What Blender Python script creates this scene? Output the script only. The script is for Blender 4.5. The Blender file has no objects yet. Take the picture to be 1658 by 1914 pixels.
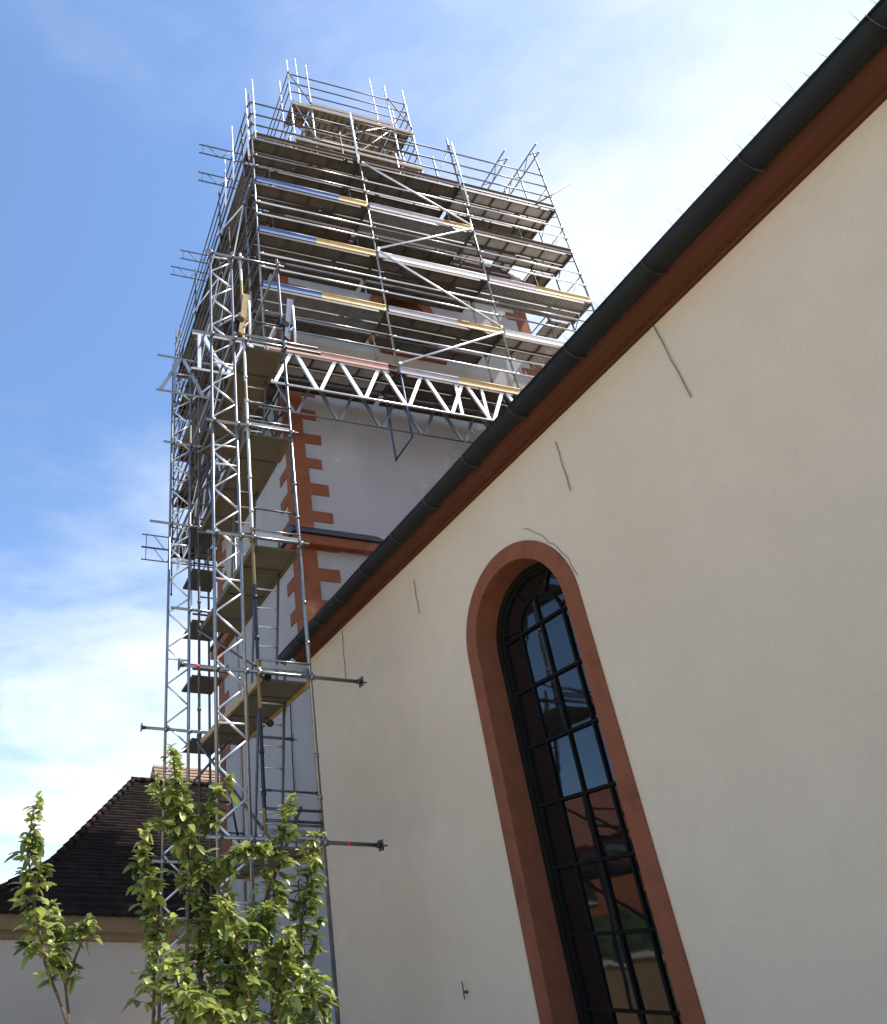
import bpy, bmesh, math, random
from mathutils import Vector, Matrix, noise
R_ = math.radians
scene = bpy.context.scene
col = scene.collection
random.seed(7)

# ------------------------------------------------------------------ camera
cam_data = bpy.data.cameras.new('camera')
cam_data.sensor_fit = 'HORIZONTAL'; cam_data.sensor_width = 36.0
cam_data.lens = 1370.18/1658*36.0
cam_data.shift_x = (829-338.26)/1658
cam_data.shift_y = (1043.11-957)/1658
cam_data.clip_start = 0.05; cam_data.clip_end = 3000
cam = bpy.data.objects.new('camera', cam_data); col.objects.link(cam)
rt = Vector((0.97395619,-0.22646454,0.01109728)); dn = Vector((0.12191876,0.48181433,-0.86775041)); fw = Vector((0.19116787,0.84650385,0.49687632))
cam.matrix_world = Matrix(((rt.x,-dn.x,-fw.x,0),(rt.y,-dn.y,-fw.y,0),(rt.z,-dn.z,-fw.z,1.6),(0,0,0,1)))
scene.camera = cam
# ------------------------------------------------------------------ light
SUN = Vector((0.52,-0.20,0.83)).normalized()
elev = math.asin(SUN.z); az = math.atan2(SUN.x, SUN.y)
world = bpy.data.worlds.new('World'); scene.world = world; world.use_nodes = True
wn, wl = world.node_tree.nodes, world.node_tree.links
bg = wn['Background']
sky = wn.new('ShaderNodeTexSky'); sky.sky_type = 'NISHITA'; sky.sun_disc = False
sky.sun_elevation = elev; sky.sun_rotation = az
sky.air_density = 1.0; sky.dust_density = 0.25; sky.ozone_density = 2.5
bg.inputs['Strength'].default_value = 0.115
tc = wn.new('ShaderNodeTexCoord')
def W(kind, **kw):
    n = wn.new(kind)
    for k, v in kw.items(): setattr(n, k, v)
    return n
# project the view direction on a cloud layer (x/z, y/z)
sep = W('ShaderNodeSeparateXYZ'); wl.new(tc.outputs['Generated'], sep.inputs[0])
zz = W('ShaderNodeMath', operation='MAXIMUM'); wl.new(sep.outputs['Z'], zz.inputs[0]); zz.inputs[1].default_value = 0.06
za = W('ShaderNodeMath', operation='ADD'); wl.new(zz.outputs[0], za.inputs[0]); za.inputs[1].default_value = 0.22
dx = W('ShaderNodeMath', operation='DIVIDE'); wl.new(sep.outputs['X'], dx.inputs[0]); wl.new(za.outputs[0], dx.inputs[1])
dy = W('ShaderNodeMath', operation='DIVIDE'); wl.new(sep.outputs['Y'], dy.inputs[0]); wl.new(za.outputs[0], dy.inputs[1])
cmb = W('ShaderNodeCombineXYZ'); wl.new(dx.outputs[0], cmb.inputs[0]); wl.new(dy.outputs[0], cmb.inputs[1])
mp = W('ShaderNodeMapping'); wl.new(cmb.outputs[0], mp.inputs['Vector'])
mp.inputs['Rotation'].default_value = (0,0,R_(35)); mp.inputs['Scale'].default_value = (1.0,1.35,1); mp.inputs['Location'].default_value = (1.3,0.4,0)
n1 = W('ShaderNodeTexNoise'); wl.new(mp.outputs[0], n1.inputs['Vector']); n1.inputs['Scale'].default_value = 1.25; n1.inputs['Detail'].default_value = 9; n1.inputs['Roughness'].default_value = 0.56; n1.inputs['Distortion'].default_value = 0.35
n2 = W('ShaderNodeTexNoise'); wl.new(mp.outputs[0], n2.inputs['Vector']); n2.inputs['Scale'].default_value = 5.5; n2.inputs['Detail'].default_value = 6; n2.inputs['Roughness'].default_value = 0.6
mx = W('ShaderNodeMath', operation='MULTIPLY_ADD'); wl.new(n2.outputs['Fac'], mx.inputs[0]); mx.inputs[1].default_value = 0.18; wl.new(n1.outputs['Fac'], mx.inputs[2])
# more cloud towards the bright side of the sky (+X)
gx = W('ShaderNodeMath', operation='MULTIPLY_ADD'); wl.new(sep.outputs['X'], gx.inputs[0]); gx.inputs[1].default_value = 0.42; wl.new(mx.outputs[0], gx.inputs[2])
# low cloud bank near the horizon
hz = W('ShaderNodeMapRange'); wl.new(sep.outputs['Z'], hz.inputs['Value']); hz.inputs['From Min'].default_value = 0.66; hz.inputs['From Max'].default_value = 0.20; hz.inputs['To Min'].default_value = 0.0; hz.inputs['To Max'].default_value = 0.24
ga = W('ShaderNodeMath', operation='ADD'); wl.new(gx.outputs[0], ga.inputs[0]); wl.new(hz.outputs[0], ga.inputs[1])
mr = W('ShaderNodeMapRange', interpolation_type='SMOOTHSTEP'); wl.new(ga.outputs[0], mr.inputs['Value'])
mr.inputs['From Min'].default_value = 0.50; mr.inputs['From Max'].default_value = 1.10
mr.inputs['To Min'].default_value = 0.09; mr.inputs['To Max'].default_value = 0.97
mixc = W('ShaderNodeMix', data_type='RGBA'); wl.new(mr.outputs[0], mixc.inputs['Factor'])
hs_ = W('ShaderNodeHueSaturation'); hs_.inputs['Saturation'].default_value = 1.12; hs_.inputs['Value'].default_value = 0.92; wl.new(sky.outputs['Color'], hs_.inputs['Color']); tn_ = W('ShaderNodeMix', data_type='RGBA', blend_type='MULTIPLY'); tn_.inputs['Factor'].default_value = 1; tn_.inputs['B'].default_value = (0.77,0.95,1.04,1); wl.new(hs_.outputs['Color'], tn_.inputs['A']); wl.new(tn_.outputs['Result'], mixc.inputs['A']); mixc.inputs['B'].default_value = (4.6,4.75,5.0,1)
wl.new(mixc.outputs['Result'], bg.inputs['Color'])

sd = bpy.data.lights.new('sun','SUN'); sd.energy = 3.0; sd.angle = R_(0.53); sd.color = (1.0,0.95,0.87)
so = bpy.data.objects.new('sun', sd); col.objects.link(so)
so.rotation_euler = (-SUN).to_track_quat('-Z','Y').to_euler(); so.location = (20,-8,40)
vs = scene.view_settings
vs.view_transform = 'Standard'; vs.look = 'None'; vs.gamma = 1; vs.exposure = 1.25
vs.use_curve_mapping = False

# ------------------------------------------------------------------ materials
def mat(name, color, rough=0.7, metal=0.0, var=0.15, vscale=3.0, bump=0.0, bscale=40.0, spec=0.5, coord='Object', stretch=None, dirt=None):
    m = bpy.data.materials.new(name); m.use_nodes = True
    n, l = m.node_tree.nodes, m.node_tree.links
    b = n['Principled BSDF']; b.inputs['Roughness'].default_value = rough; b.inputs['Metallic'].default_value = metal
    b.inputs['Specular IOR Level'].default_value = spec
    t = n.new('ShaderNodeTexCoord'); mpn = n.new('ShaderNodeMapping'); l.new(t.outputs[coord], mpn.inputs['Vector'])
    if stretch: mpn.inputs['Scale'].default_value = stretch
    nz = n.new('ShaderNodeTexNoise'); l.new(mpn.outputs[0], nz.inputs['Vector']); nz.inputs['Scale'].default_value = vscale; nz.inputs['Detail'].default_value = 8; nz.inputs['Roughness'].default_value = 0.62
    cr = n.new('ShaderNodeMapRange'); l.new(nz.outputs['Fac'], cr.inputs['Value'])
    cr.inputs['From Min'].default_value = 0.25; cr.inputs['From Max'].default_value = 0.75
    cr.inputs['To Min'].default_value = 1-var; cr.inputs['To Max'].default_value = 1+var
    mm = n.new('ShaderNodeMix'); mm.data_type = 'RGBA'; mm.blend_type = 'MULTIPLY'; mm.inputs['Factor'].default_value = 1
    mm.inputs['A'].default_value = (*color,1); l.new(cr.outputs[0], mm.inputs['B'])
    out = mm.outputs['Result']
    if dirt:
        dcol, lo, hi, ds, dst = dirt
        mp2 = n.new('ShaderNodeMapping'); l.new(t.outputs[coord], mp2.inputs['Vector']); mp2.inputs['Scale'].default_value = dst
        dz = n.new('ShaderNodeTexNoise'); l.new(mp2.outputs[0], dz.inputs['Vector']); dz.inputs['Scale'].default_value = ds; dz.inputs['Detail'].default_value = 7
        dr = n.new('ShaderNodeMapRange'); dr.interpolation_type = 'SMOOTHSTEP'; l.new(dz.outputs['Fac'], dr.inputs['Value']); dr.inputs['From Min'].default_value = lo; dr.inputs['From Max'].default_value = hi
        m2 = n.new('ShaderNodeMix'); m2.data_type = 'RGBA'; l.new(dr.outputs[0], m2.inputs['Factor']); l.new(out, m2.inputs['A']); m2.inputs['B'].default_value = (*dcol,1)
        out = m2.outputs['Result']
    l.new(out, b.inputs['Base Color'])
    if bump:
        bz = n.new('ShaderNodeTexNoise'); l.new(t.outputs[coord], bz.inputs['Vector']); bz.inputs['Scale'].default_value = bscale; bz.inputs['Detail'].default_value = 6
        bp = n.new('ShaderNodeBump'); l.new(bz.outputs['Fac'], bp.inputs['Height']); bp.inputs['Strength'].default_value = 0.5; bp.inputs['Distance'].default_value = bump
        l.new(bp.outputs[0], b.inputs['Normal'])
    return m

M = {}
M['nave'] = mat('nave_render', (0.67,0.54,0.40), 0.92, var=0.05, vscale=2.2, bump=0.018, bscale=22, spec=0.15, dirt=((0.625,0.50,0.365),0.42,0.8,0.5,(1,1,0.7)))
M['tower'] = mat('tower_render', (0.375,0.36,0.355), 0.92, var=0.08, vscale=0.7, bump=0.005, bscale=40, spec=0.15, dirt=((0.29,0.295,0.31),0.5,0.85,1.4,(1,1,0.25)))
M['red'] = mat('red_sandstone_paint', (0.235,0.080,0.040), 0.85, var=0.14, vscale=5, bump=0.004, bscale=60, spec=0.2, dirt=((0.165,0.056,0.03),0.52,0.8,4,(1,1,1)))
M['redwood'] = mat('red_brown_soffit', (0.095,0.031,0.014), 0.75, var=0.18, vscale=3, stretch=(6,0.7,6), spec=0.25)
M['gutter'] = mat('weathered_gutter_metal', (0.0035,0.004,0.004), 0.75, 0.0, var=0.35, vscale=2.2, dirt=((0.008,0.008,0.006),0.5,0.8,3,(1,1,1)))
M['galv'] = mat('galvanised_steel', (0.24,0.245,0.25), 0.32, 0.85, var=0.22, vscale=9)
M['galvd'] = mat('dull_and_backlit_steel', (0.10,0.098,0.098), 0.5, 0.6, var=0.35, vscale=5, dirt=((0.07,0.045,0.03),0.5,0.75,7,(1,1,1)))
M['alu'] = mat('aluminium', (0.76,0.77,0.79), 0.36, 0.7, var=0.10, vscale=6)
M['steeldeck'] = mat('steel_deck', (0.21,0.215,0.215), 0.55, 0.3, var=0.25, vscale=5)
M['wooddeck'] = mat('dark_plywood_deck', (0.092,0.080,0.070), 0.8, var=0.35, vscale=3, stretch=(1,1,1))
M['lightdeck'] = mat('pale_panel_deck', (0.33,0.33,0.33), 0.7, var=0.22, vscale=3)
M['tandeck'] = mat('tan_deck', (0.25,0.20,0.15), 0.8, var=0.3, vscale=5)
M['beigedeck'] = mat('beige_plywood', (0.115,0.096,0.064), 0.8, var=0.16, vscale=4)
M['deckframe'] = mat('deck_side_frame', (0.07,0.06,0.05), 0.6, 0.2, var=0.3, vscale=6)
M['blue'] = mat('blue_paint', (0.08,0.15,0.36), 0.5, var=0.15, vscale=8)
M['yellow'] = mat('yellow_paint', (0.55,0.40,0.17), 0.5, var=0.2, vscale=8, dirt=((0.5,0.32,0.1),0.55,0.75,9,(1,1,1)))
M['pink'] = mat('faded_red_board', (0.62,0.36,0.30), 0.7, var=0.15, vscale=8)
M['mauve'] = mat('grey_mauve_board', (0.45,0.42,0.48), 0.7, var=0.2, vscale=8)
M['white'] = mat('white_glare_board', (0.80,0.80,0.82), 0.6, var=0.08, vscale=8)
M['brownboard'] = mat('brown_board', (0.06,0.035,0.025), 0.8, var=0.3, vscale=8)
M['tubered'] = mat('red_marking', (0.65,0.05,0.03), 0.5, var=0.1)
M['dark'] = mat('dark_iron', (0.008,0.007,0.007), 0.8, var=0.2, spec=0.15)
M['frame'] = mat('dark_frame_putty', (0.012,0.011,0.009), 0.9, var=0.3, vscale=8, spec=0.1)
M['inside'] = mat('dark_interior', (0.02,0.018,0.016), 0.9, var=0.2)
M['slate'] = mat('slate_cover', (0.022,0.026,0.038), 0.5, var=0.3, vscale=6)
M['bark'] = mat('young_bark', (0.11,0.065,0.04), 0.8, var=0.35, vscale=60)
M['annex'] = mat('annex_render', (0.56,0.475,0.39), 0.92, var=0.05, vscale=0.8, bump=0.01, bscale=8, spec=0.15)
M['band'] = mat('annex_stone_band', (0.24,0.165,0.09), 0.9, var=0.15, vscale=3)
M['orange'] = mat('orange_house_render', (0.30,0.10,0.04), 0.9, var=0.08, vscale=1)
M['paleband'] = mat('pale_stone_cap', (0.5,0.48,0.42), 0.9, var=0.08)
M['rope'] = mat('dark_cable', (0.05,0.045,0.04), 0.9, var=0.2)
M['wire'] = mat('grey_wire', (0.24,0.21,0.175), 0.9, var=0.3)
M['bluestrap'] = mat('dark_blue_metal', (0.03,0.06,0.14), 0.45, var=0.3, vscale=12)
M['oldyellow'] = mat('dull_yellow_metal', (0.36,0.23,0.07), 0.5, var=0.3, vscale=12)
M['hedge'] = mat('hedge_green', (0.04,0.06,0.018), 0.9, var=0.5, vscale=6)
M['coverboard'] = mat('scaffold_netting_dark', (0.07,0.06,0.055), 0.9, var=0.4, vscale=3)

def steps_material(name, stops):
    """painted tube: colour bands along the height"""
    m = bpy.data.materials.new(name); m.use_nodes = True
    n, l = m.node_tree.nodes, m.node_tree.links; b = n['Principled BSDF']
    b.inputs['Roughness'].default_value = 0.45; b.inputs['Metallic'].default_value = 0.4
    t = n.new('ShaderNodeTexCoord'); s = n.new('ShaderNodeSeparateXYZ'); l.new(t.outputs['Object'], s.inputs[0])
    mr_ = n.new('ShaderNodeMapRange'); l.new(s.outputs['Z'], mr_.inputs['Value']); mr_.inputs['From Max'].default_value = 14
    r = n.new('ShaderNodeValToRGB'); r.color_ramp.interpolation = 'CONSTANT'; l.new(mr_.outputs[0], r.inputs['Fac'])
    els = r.color_ramp.elements
    els[0].position = 0; els[0].color = (*stops[0][1],1); els[1].position = stops[1][0]/14; els[1].color = (*stops[1][1],1)
    for z, c in stops[2:]:
        e = els.new(z/14); e.color = (*c,1)
    l.new(r.outputs['Color'], b.inputs['Base Color']); return m
GY = (0.5,0.5,0.5); YE = (0.22,0.16,0.065); BL = (0.02,0.03,0.06)
M['painted'] = steps_material('banded_tube', [(0,GY),(1.6,YE),(3.3,BL),(4.0,BL),(4.5,YE),(5.15,BL),(6.25,YE),(7.2,GY),(9.6,YE),(10.0,GY),(11.0,YE),(12.4,GY)])

def tile_material(name, c1, c2, sx, sy, rough=0.8):
    m = bpy.data.materials.new(name); m.use_nodes = True
    n, l = m.node_tree.nodes, m.node_tree.links; b = n['Principled BSDF']; b.inputs['Roughness'].default_value = rough; b.inputs['Specular IOR Level'].default_value = 0.2
    t = n.new('ShaderNodeTexCoord'); u = n.new('ShaderNodeTexNoise'); u.inputs['Scale'].default_value = 4; u.inputs['Detail'].default_value = 8
    l.new(t.outputs['Object'], u.inputs['Vector'])
    r = n.new('ShaderNodeValToRGB'); l.new(u.outputs['Fac'], r.inputs['Fac']); r.color_ramp.elements[0].position = 0.35; r.color_ramp.elements[1].position = 0.7
    r.color_ramp.elements[0].color = (*c1,1); r.color_ramp.elements[1].color = (*c2,1)
    l.new(r.outputs['Color'], b.inputs['Base Color']); return m
M['shadetile'] = tile_material('shade_darkened_tiles', (0.007,0.004,0.0035), (0.026,0.013,0.010), 1, 1)  # near-black tones: deep shade on the roof put into the tile colour
M['spiretile'] = tile_material('dark_red_spire_tiles', (0.035,0.014,0.010), (0.085,0.036,0.024), 1, 1)
M['redtile'] = tile_material('red_roof_tiles', (0.27,0.17,0.13), (0.36,0.25,0.19), 1, 1)
M['navetile'] = tile_material('nave_roof_tiles', (0.16,0.06,0.04), (0.26,0.11,0.07), 1, 1)

# glass: dark dielectric sheet, reflections do the work
g = bpy.data.materials.new('window_glass'); g.use_nodes = True
gb = g.node_tree.nodes['Principled BSDF']; gb.inputs['Base Color'].default_value = (0.006,0.007,0.008,1); gb.inputs['Roughness'].default_value = 0.03; gb.inputs['IOR'].default_value = 1.6; gb.inputs['Specular IOR Level'].default_value = 0.6
gt = g.node_tree.nodes.new('ShaderNodeTexCoord'); gn = g.node_tree.nodes.new('ShaderNodeTexNoise'); gn.inputs['Scale'].default_value = 1.6; gn.inputs['Detail'].default_value = 3
gbp = g.node_tree.nodes.new('ShaderNodeBump'); gbp.inputs['Distance'].default_value = 0.003; gbp.inputs['Strength'].default_value = 0.5
g.node_tree.links.new(gt.outputs['Object'], gn.inputs['Vector']); g.node_tree.links.new(gn.outputs['Fac'], gbp.inputs['Height']); g.node_tree.links.new(gbp.outputs[0], gb.inputs['Normal'])
M['glass'] = g
# leaves
def leaf_mat(name, c1, c2):
    m = bpy.data.materials.new(name); m.use_nodes = True
    n, l = m.node_tree.nodes, m.node_tree.links; b = n['Principled BSDF']
    b.inputs['Roughness'].default_value = 0.36; b.inputs['Specular IOR Level'].default_value = 0.55
    at = n.new('ShaderNodeAttribute'); at.attribute_name = 'tint'; at.attribute_type = 'GEOMETRY'
    mxx = n.new('ShaderNodeMix'); mxx.data_type = 'RGBA'; mxx.inputs['A'].default_value = (*c1,1); mxx.inputs['B'].default_value = (*c2,1); l.new(at.outputs['Fac'], mxx.inputs['Factor'])
    l.new(mxx.outputs['Result'], b.inputs['Base Color'])
    tr = n.new('ShaderNodeBsdfTranslucent'); l.new(mxx.outputs['Result'], tr.inputs['Color'])
    ms = n.new('ShaderNodeMixShader'); ms.inputs[0].default_value = 0.30
    l.new(b.outputs[0], ms.inputs[1]); l.new(tr.outputs[0], ms.inputs[2]); l.new(ms.outputs[0], n['Material Output'].inputs['Surface'])
    return m
M['leaf'] = leaf_mat('leaf_green', (0.018,0.052,0.008), (0.46,0.50,0.12))

# ------------------------------------------------------------------ mesh helpers
def mark(o, label=None, cat=None, group=None, kind=None):
    if label: o['label'] = label
    if cat: o['category'] = cat
    if group: o['group'] = group
    if kind: o['kind'] = kind
    return o
def thing(name, label, cat, loc=(0,0,0), group=None):
    o = bpy.data.objects.new(name, None); col.objects.link(o); o.location = loc; o.empty_display_size = 0.2
    return mark(o, label, cat, group)
BASE = {}
class MB:
    def __init__(s): s.bm = bmesh.new()
    def box(s, a, b):
        a, b = Vector(a), Vector(b)
        v = [s.bm.verts.new((x,y,z)) for x in (a.x,b.x) for y in (a.y,b.y) for z in (a.z,b.z)]
        for f in ((0,1,3,2),(4,6,7,5),(0,4,5,1),(2,3,7,6),(0,2,6,4),(1,5,7,3)): s.bm.faces.new([v[i] for i in f])
        return s
    def tube(s, a, b, r=0.024, n=8, cap=True, r2=None):
        a, b = Vector(a), Vector(b); d = b-a
        if d.length < 1e-6: return s
        d.normalize(); u = d.orthogonal().normalized(); w = d.cross(u)
        r2 = r if r2 is None else r2
        ra, rb = [], []
        for i in range(n):
            t = 2*math.pi*i/n; o = u*math.cos(t)+w*math.sin(t)
            ra.append(s.bm.verts.new(a+o*r)); rb.append(s.bm.verts.new(b+o*r2))
        for i in range(n):
            f = s.bm.faces.new((ra[i], ra[(i+1)%n], rb[(i+1)%n], rb[i])); f.smooth = True
        if cap: s.bm.faces.new(ra[::-1]); s.bm.faces.new(rb)
        return s
    def path(s, pts, r=0.01, n=6, r2=None):
        k = len(pts)-1
        for i in range(k):
            ra = r if r2 is None else r+(r2-r)*i/k; rb = r if r2 is None else r+(r2-r)*(i+1)/k
            s.tube(pts[i], pts[i+1], ra, n, True, rb)
        return s
    def bar(s, a, b, w, h, up=(0,0,1)):
        a, b = Vector(a), Vector(b); d = (b-a).normalized(); u = Vector(up)
        x = d.cross(u)
        if x.length < 1e-4: x = d.orthogonal()
        x.normalize(); y = x.cross(d); v = []
        for p in (a, b):
            for i, j in ((-1,-1),(1,-1),(1,1),(-1,1)): v.append(s.bm.verts.new(p+x*(i*w/2)+y*(j*h/2)))
        for f in ((3,2,1,0),(4,5,6,7),(0,1,5,4),(1,2,6,5),(2,3,7,6),(3,0,4,7)): s.bm.faces.new([v[i] for i in f])
        return s
    def quad(s, *p):
        s.bm.faces.new([s.bm.verts.new(q) for q in p]); return s
    def prism(s, prof, fn0, fn1):
        a = [s.bm.verts.new(fn0(p)) for p in prof]; b = [s.bm.verts.new(fn1(p)) for p in prof]; n = len(prof)
        for i in range(n): s.bm.faces.new((a[i], a[(i+1)%n], b[(i+1)%n], b[i]))
        s.bm.faces.new(a[::-1]); s.bm.faces.new(b); return s
    def build(s, name, m, parent=None, bevel=0, label=None):
        bmesh.ops.recalc_face_normals(s.bm, faces=s.bm.faces)
        me = bpy.data.meshes.new(name)
        off = Vector((0,0,0)); p = parent
        while p is not None: off += p.location; p = p.parent
        if off.length > 0: bmesh.ops.translate(s.bm, verts=s.bm.verts, vec=-off)
        s.bm.to_mesh(me); s.bm.free()
        o = bpy.data.objects.new(name, me); col.objects.link(o)
        for mm in (m if isinstance(m, (list,tuple)) else [m]): me.materials.append(M[mm])
        if parent is not None: o.parent = parent
        if bevel:
            bv = o.modifiers.new('bevel','BEVEL'); bv.width = bevel; bv.segments = 2; bv.limit_method = 'ANGLE'
        if label: o['label'] = label
        return o
def copy_tree(o, parent=None):
    c = o.copy(); col.objects.link(c)
    if parent is not None: c.parent = parent
    for ch in [x for x in o.children]: copy_tree(ch, c)
    return c

# ------------------------------------------------------------------ ground
gm = bpy.data.materials.new('pale_bounce_ground'); gm.use_nodes = True
n, l = gm.node_tree.nodes, gm.node_tree.links; b = n['Principled BSDF']; b.inputs['Roughness'].default_value = 0.95
t = n.new('ShaderNodeTexCoord'); a1 = n.new('ShaderNodeTexNoise'); a1.inputs['Scale'].default_value = 0.25; l.new(t.outputs['Object'], a1.inputs['Vector'])
r = n.new('ShaderNodeValToRGB'); l.new(a1.outputs['Fac'], r.inputs['Fac']); r.color_ramp.elements[0].color = (0.48,0.40,0.28,1); r.color_ramp.elements[1].color = (0.56,0.49,0.37,1)  # ground colour raised to bounce warm light onto the walls
l.new(r.outputs['Color'], b.inputs['Base Color'])
M['ground'] = gm
mb = MB(); mb.quad((-900,-900,0),(900,-900,0),(900,900,0),(-900,900,0)); mark(mb.build('ground','ground'), kind='structure')

# ------------------------------------------------------------------ nave
WX = 5.2; YT = 11.95; ZC = 6.79
WC, WR, WRO, WS = 6.285, 0.76, 0.955, 4.95     # window centre (Y), inner and outer radius, springing height
nave = thing('church_nave', 'long church nave with cream rendered wall, red-brown eaves and one tall round-arched window', 'church nave', (WX,0,0))
def arch_pts(c, r, zs, n=24): return [(c+r*math.cos(math.pi*i/n), zs+r*math.sin(math.pi*i/n)) for i in range(n+1)]
mb = MB(); bm = mb.bm; Y0, Y1, ZB = -14.0, YT, 0.9
def P3(y, z, x=WX): return bm.verts.new((x,y,z))
def face(*p): bm.faces.new([P3(*q) for q in p])
face((Y0,0),(WC-WR,0),(WC-WR,ZC),(Y0,ZC)); face((WC+WR,0),(Y1,0),(Y1,ZC),(WC+WR,ZC)); face((WC-WR,0),(WC+WR,0),(WC+WR,ZB),(WC-WR,ZB))
ap = arch_pts(WC, WR, WS)
for i in range(24):
    (ya,za_),(yb,zb_) = ap[i], ap[i+1]; face((ya,za_),(ya,ZC),(yb,ZC),(yb,zb_))
for f in list(bm.faces): f.normal_update()
bm.faces.ensure_lookup_table()
# end walls and back wall
for y in (Y0, Y1-0.004):
    bm.faces.new([bm.verts.new(q) for q in ((WX,y,0),(17.2,y,0),(17.2,y,ZC),(WX,y,ZC))])
bm.faces.new([bm.verts.new(q) for q in ((17.2,Y0,0),(17.2,Y1,0),(17.2,Y1,ZC),(17.2,Y0,ZC))])
o = mb.build('wall','nave',nave)
# gables
mb = MB(); RZ = 6.98+ (11.2-4.9)*math.tan(R_(42))
for y in (Y0, Y1-0.004):
    mb.bm.faces.new([mb.bm.verts.new(q) for q in ((WX,y,ZC),(17.2,y,ZC),(11.2,y,RZ-0.2))])
mb.build('gable','nave',nave)
# window surround, reveal
surr = thing('arched_window', 'tall round-arched leaded window in the cream nave wall with red painted surround', 'window', (WX,WC,ZB))
surr.parent = nave; surr.location = (0,WC,ZB)
del surr['category']; del surr['label']
XO = WX-0.018
outer = [(WC-WRO,ZB)]+[(WC-WRO*math.cos(math.pi*i/32), WS+WRO*math.sin(math.pi*i/32)) for i in range(33)]+[(WC+WRO,ZB)]
inner = [(WC-WR,ZB)]+[(WC-WR*math.cos(math.pi*i/32), WS+WR*math.sin(math.pi*i/32)) for i in range(33)]+[(WC+WR,ZB)]
mb = MB(); bm = mb.bm
for i in range(len(outer)-1):
    a, b_, c, d = outer[i], outer[i+1], inner[i+1], inner[i]
    bm.faces.new([bm.verts.new((XO,*q)) for q in (a,b_,c,d)])
    bm.faces.new([bm.verts.new(q) for q in ((XO,*a),(XO,*b_),(WX+0.01,*b_),(WX+0.01,*a))])
mb.build('surround','red',surr)
mb = MB(); bm = mb.bm; XG = 5.50
for i in range(len(inner)-1):
    a, b_ = inner[i], inner[i+1]
    f = bm.faces.new([bm.verts.new(q) for q in ((XO,*a),(XO,*b_),(XG+0.06,*b_),(XG+0.06,*a))]); f.smooth = False
bm.faces.new([bm.verts.new(q) for q in ((XO,WC-WRO,ZB),(XO,WC+WRO,ZB),(XG+0.05,WC+WR,ZB+0.1),(XG+0.05,WC-WR,ZB+0.1))])
mb.build('reveal','red',surr)
# dark frame ring and glass
mb = MB(); bm = mb.bm; RI = 0.66
def ring(mb, r0, r1, x0, x1, zb=ZB+0.1, n=32):
    A = [(WC-r0,zb)]+[(WC-r0*math.cos(math.pi*i/n), WS+r0*math.sin(math.pi*i/n)) for i in range(n+1)]+[(WC+r0,zb)]
    B = [(WC-r1,zb)]+[(WC-r1*math.cos(math.pi*i/n), WS+r1*math.sin(math.pi*i/n)) for i in range(n+1)]+[(WC+r1,zb)]
    for i in range(len(A)-1):
        for q in (((x0,*A[i]),(x0,*A[i+1]),(x0,*B[i+1]),(x0,*B[i])), ((x0,*B[i]),(x0,*B[i+1]),(x1,*B[i+1]),(x1,*B[i])), ((x0,*A[i]),(x0,*A[i+1]),(x1,*A[i+1]),(x1,*A[i]))):
            mb.bm.faces.new([mb.bm.verts.new(p) for p in q])
ring(mb, WR-0.002, RI+0.02, XG-0.045, XG+0.03); mb.build('frame','frame',surr)
mb = MB(); ring(mb, RI+0.018, RI-0.012, XG-0.02, XG+0.03); mb.build('inner_frame','frame',surr)
mb = MB(); rg_ = random.Random(4); cols_ = [WC-WR+0.003, WC-0.355, WC, WC+0.355, WC+WR-0.003]; rows_ = [1.0,1.392,2.0,2.608,3.216,3.824,4.432,WS]
for i in range(4):
    for k in range(7):
        e_ = [rg_.uniform(-0.0022,0.0022) for _ in range(3)]
        mb.quad((XG+0.008+e_[0]+e_[1]+e_[2],cols_[i],rows_[k]),(XG+0.008+e_[0]-e_[1]+e_[2],cols_[i+1],rows_[k]),(XG+0.008+e_[0]-e_[1]-e_[2],cols_[i+1],rows_[k+1]),(XG+0.008+e_[0]+e_[1]-e_[2],cols_[i],rows_[k+1]))
mb.bm.faces.new([mb.bm.verts.new((XG+0.008,*q)) for q in [(WC-(WR-0.003)*math.cos(math.pi*i/32), WS+(WR-0.003)*math.sin(math.pi*i/32)) for i in range(33)]])
mb.build('glass','glass',surr)
mb = MB(); XB = XG-0.004
def vb(y0,z0,y1,z1,w=0.030): mb.bar((XB,y0,z0),(XB,y1,z1),w,0.016,up=(1,0,0))
for y in (WC-0.355, WC, WC+0.355): vb(y,ZB+0.1,y,WS+(0.42 if y==WC else 0.06))
mb.build('mullion','dark',surr)
mb = MB()
for i in range(7):
    z = 5.04-0.608*i; mb.bar((XB-0.010,WC-RI,z),(XB-0.010,WC+RI,z),0.030,0.014,up=(1,0,0))
mb.build('crossbar','dark',surr)
mb = MB()
for i in range(16):
    a0, a1_ = math.pi*i/16, math.pi*(i+1)/16
    mb.bar((XB,WC+0.355*math.cos(a0),WS+0.06+0.36*math.sin(a0)),(XB,WC+0.355*math.cos(a1_),WS+0.06+0.36*math.sin(a1_)),0.03,0.014,up=(1,0,0))
for ang in (62, 118, 15, 165):
    c, s_ = math.cos(R_(ang)), math.sin(R_(ang)); vb(WC+0.36*c, WS+0.06+0.36*s_, WC+0.66*c, WS+0.66*s_+0.02, 0.026)
mb.build('arch_tracery','dark',surr)
mb = MB(); mb.box((XG+0.06,WC-WR-0.2,ZB),(XG+0.9,WC+WR+0.2,WS+WR+0.2)); mb.build('interior','inside',surr)
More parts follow.
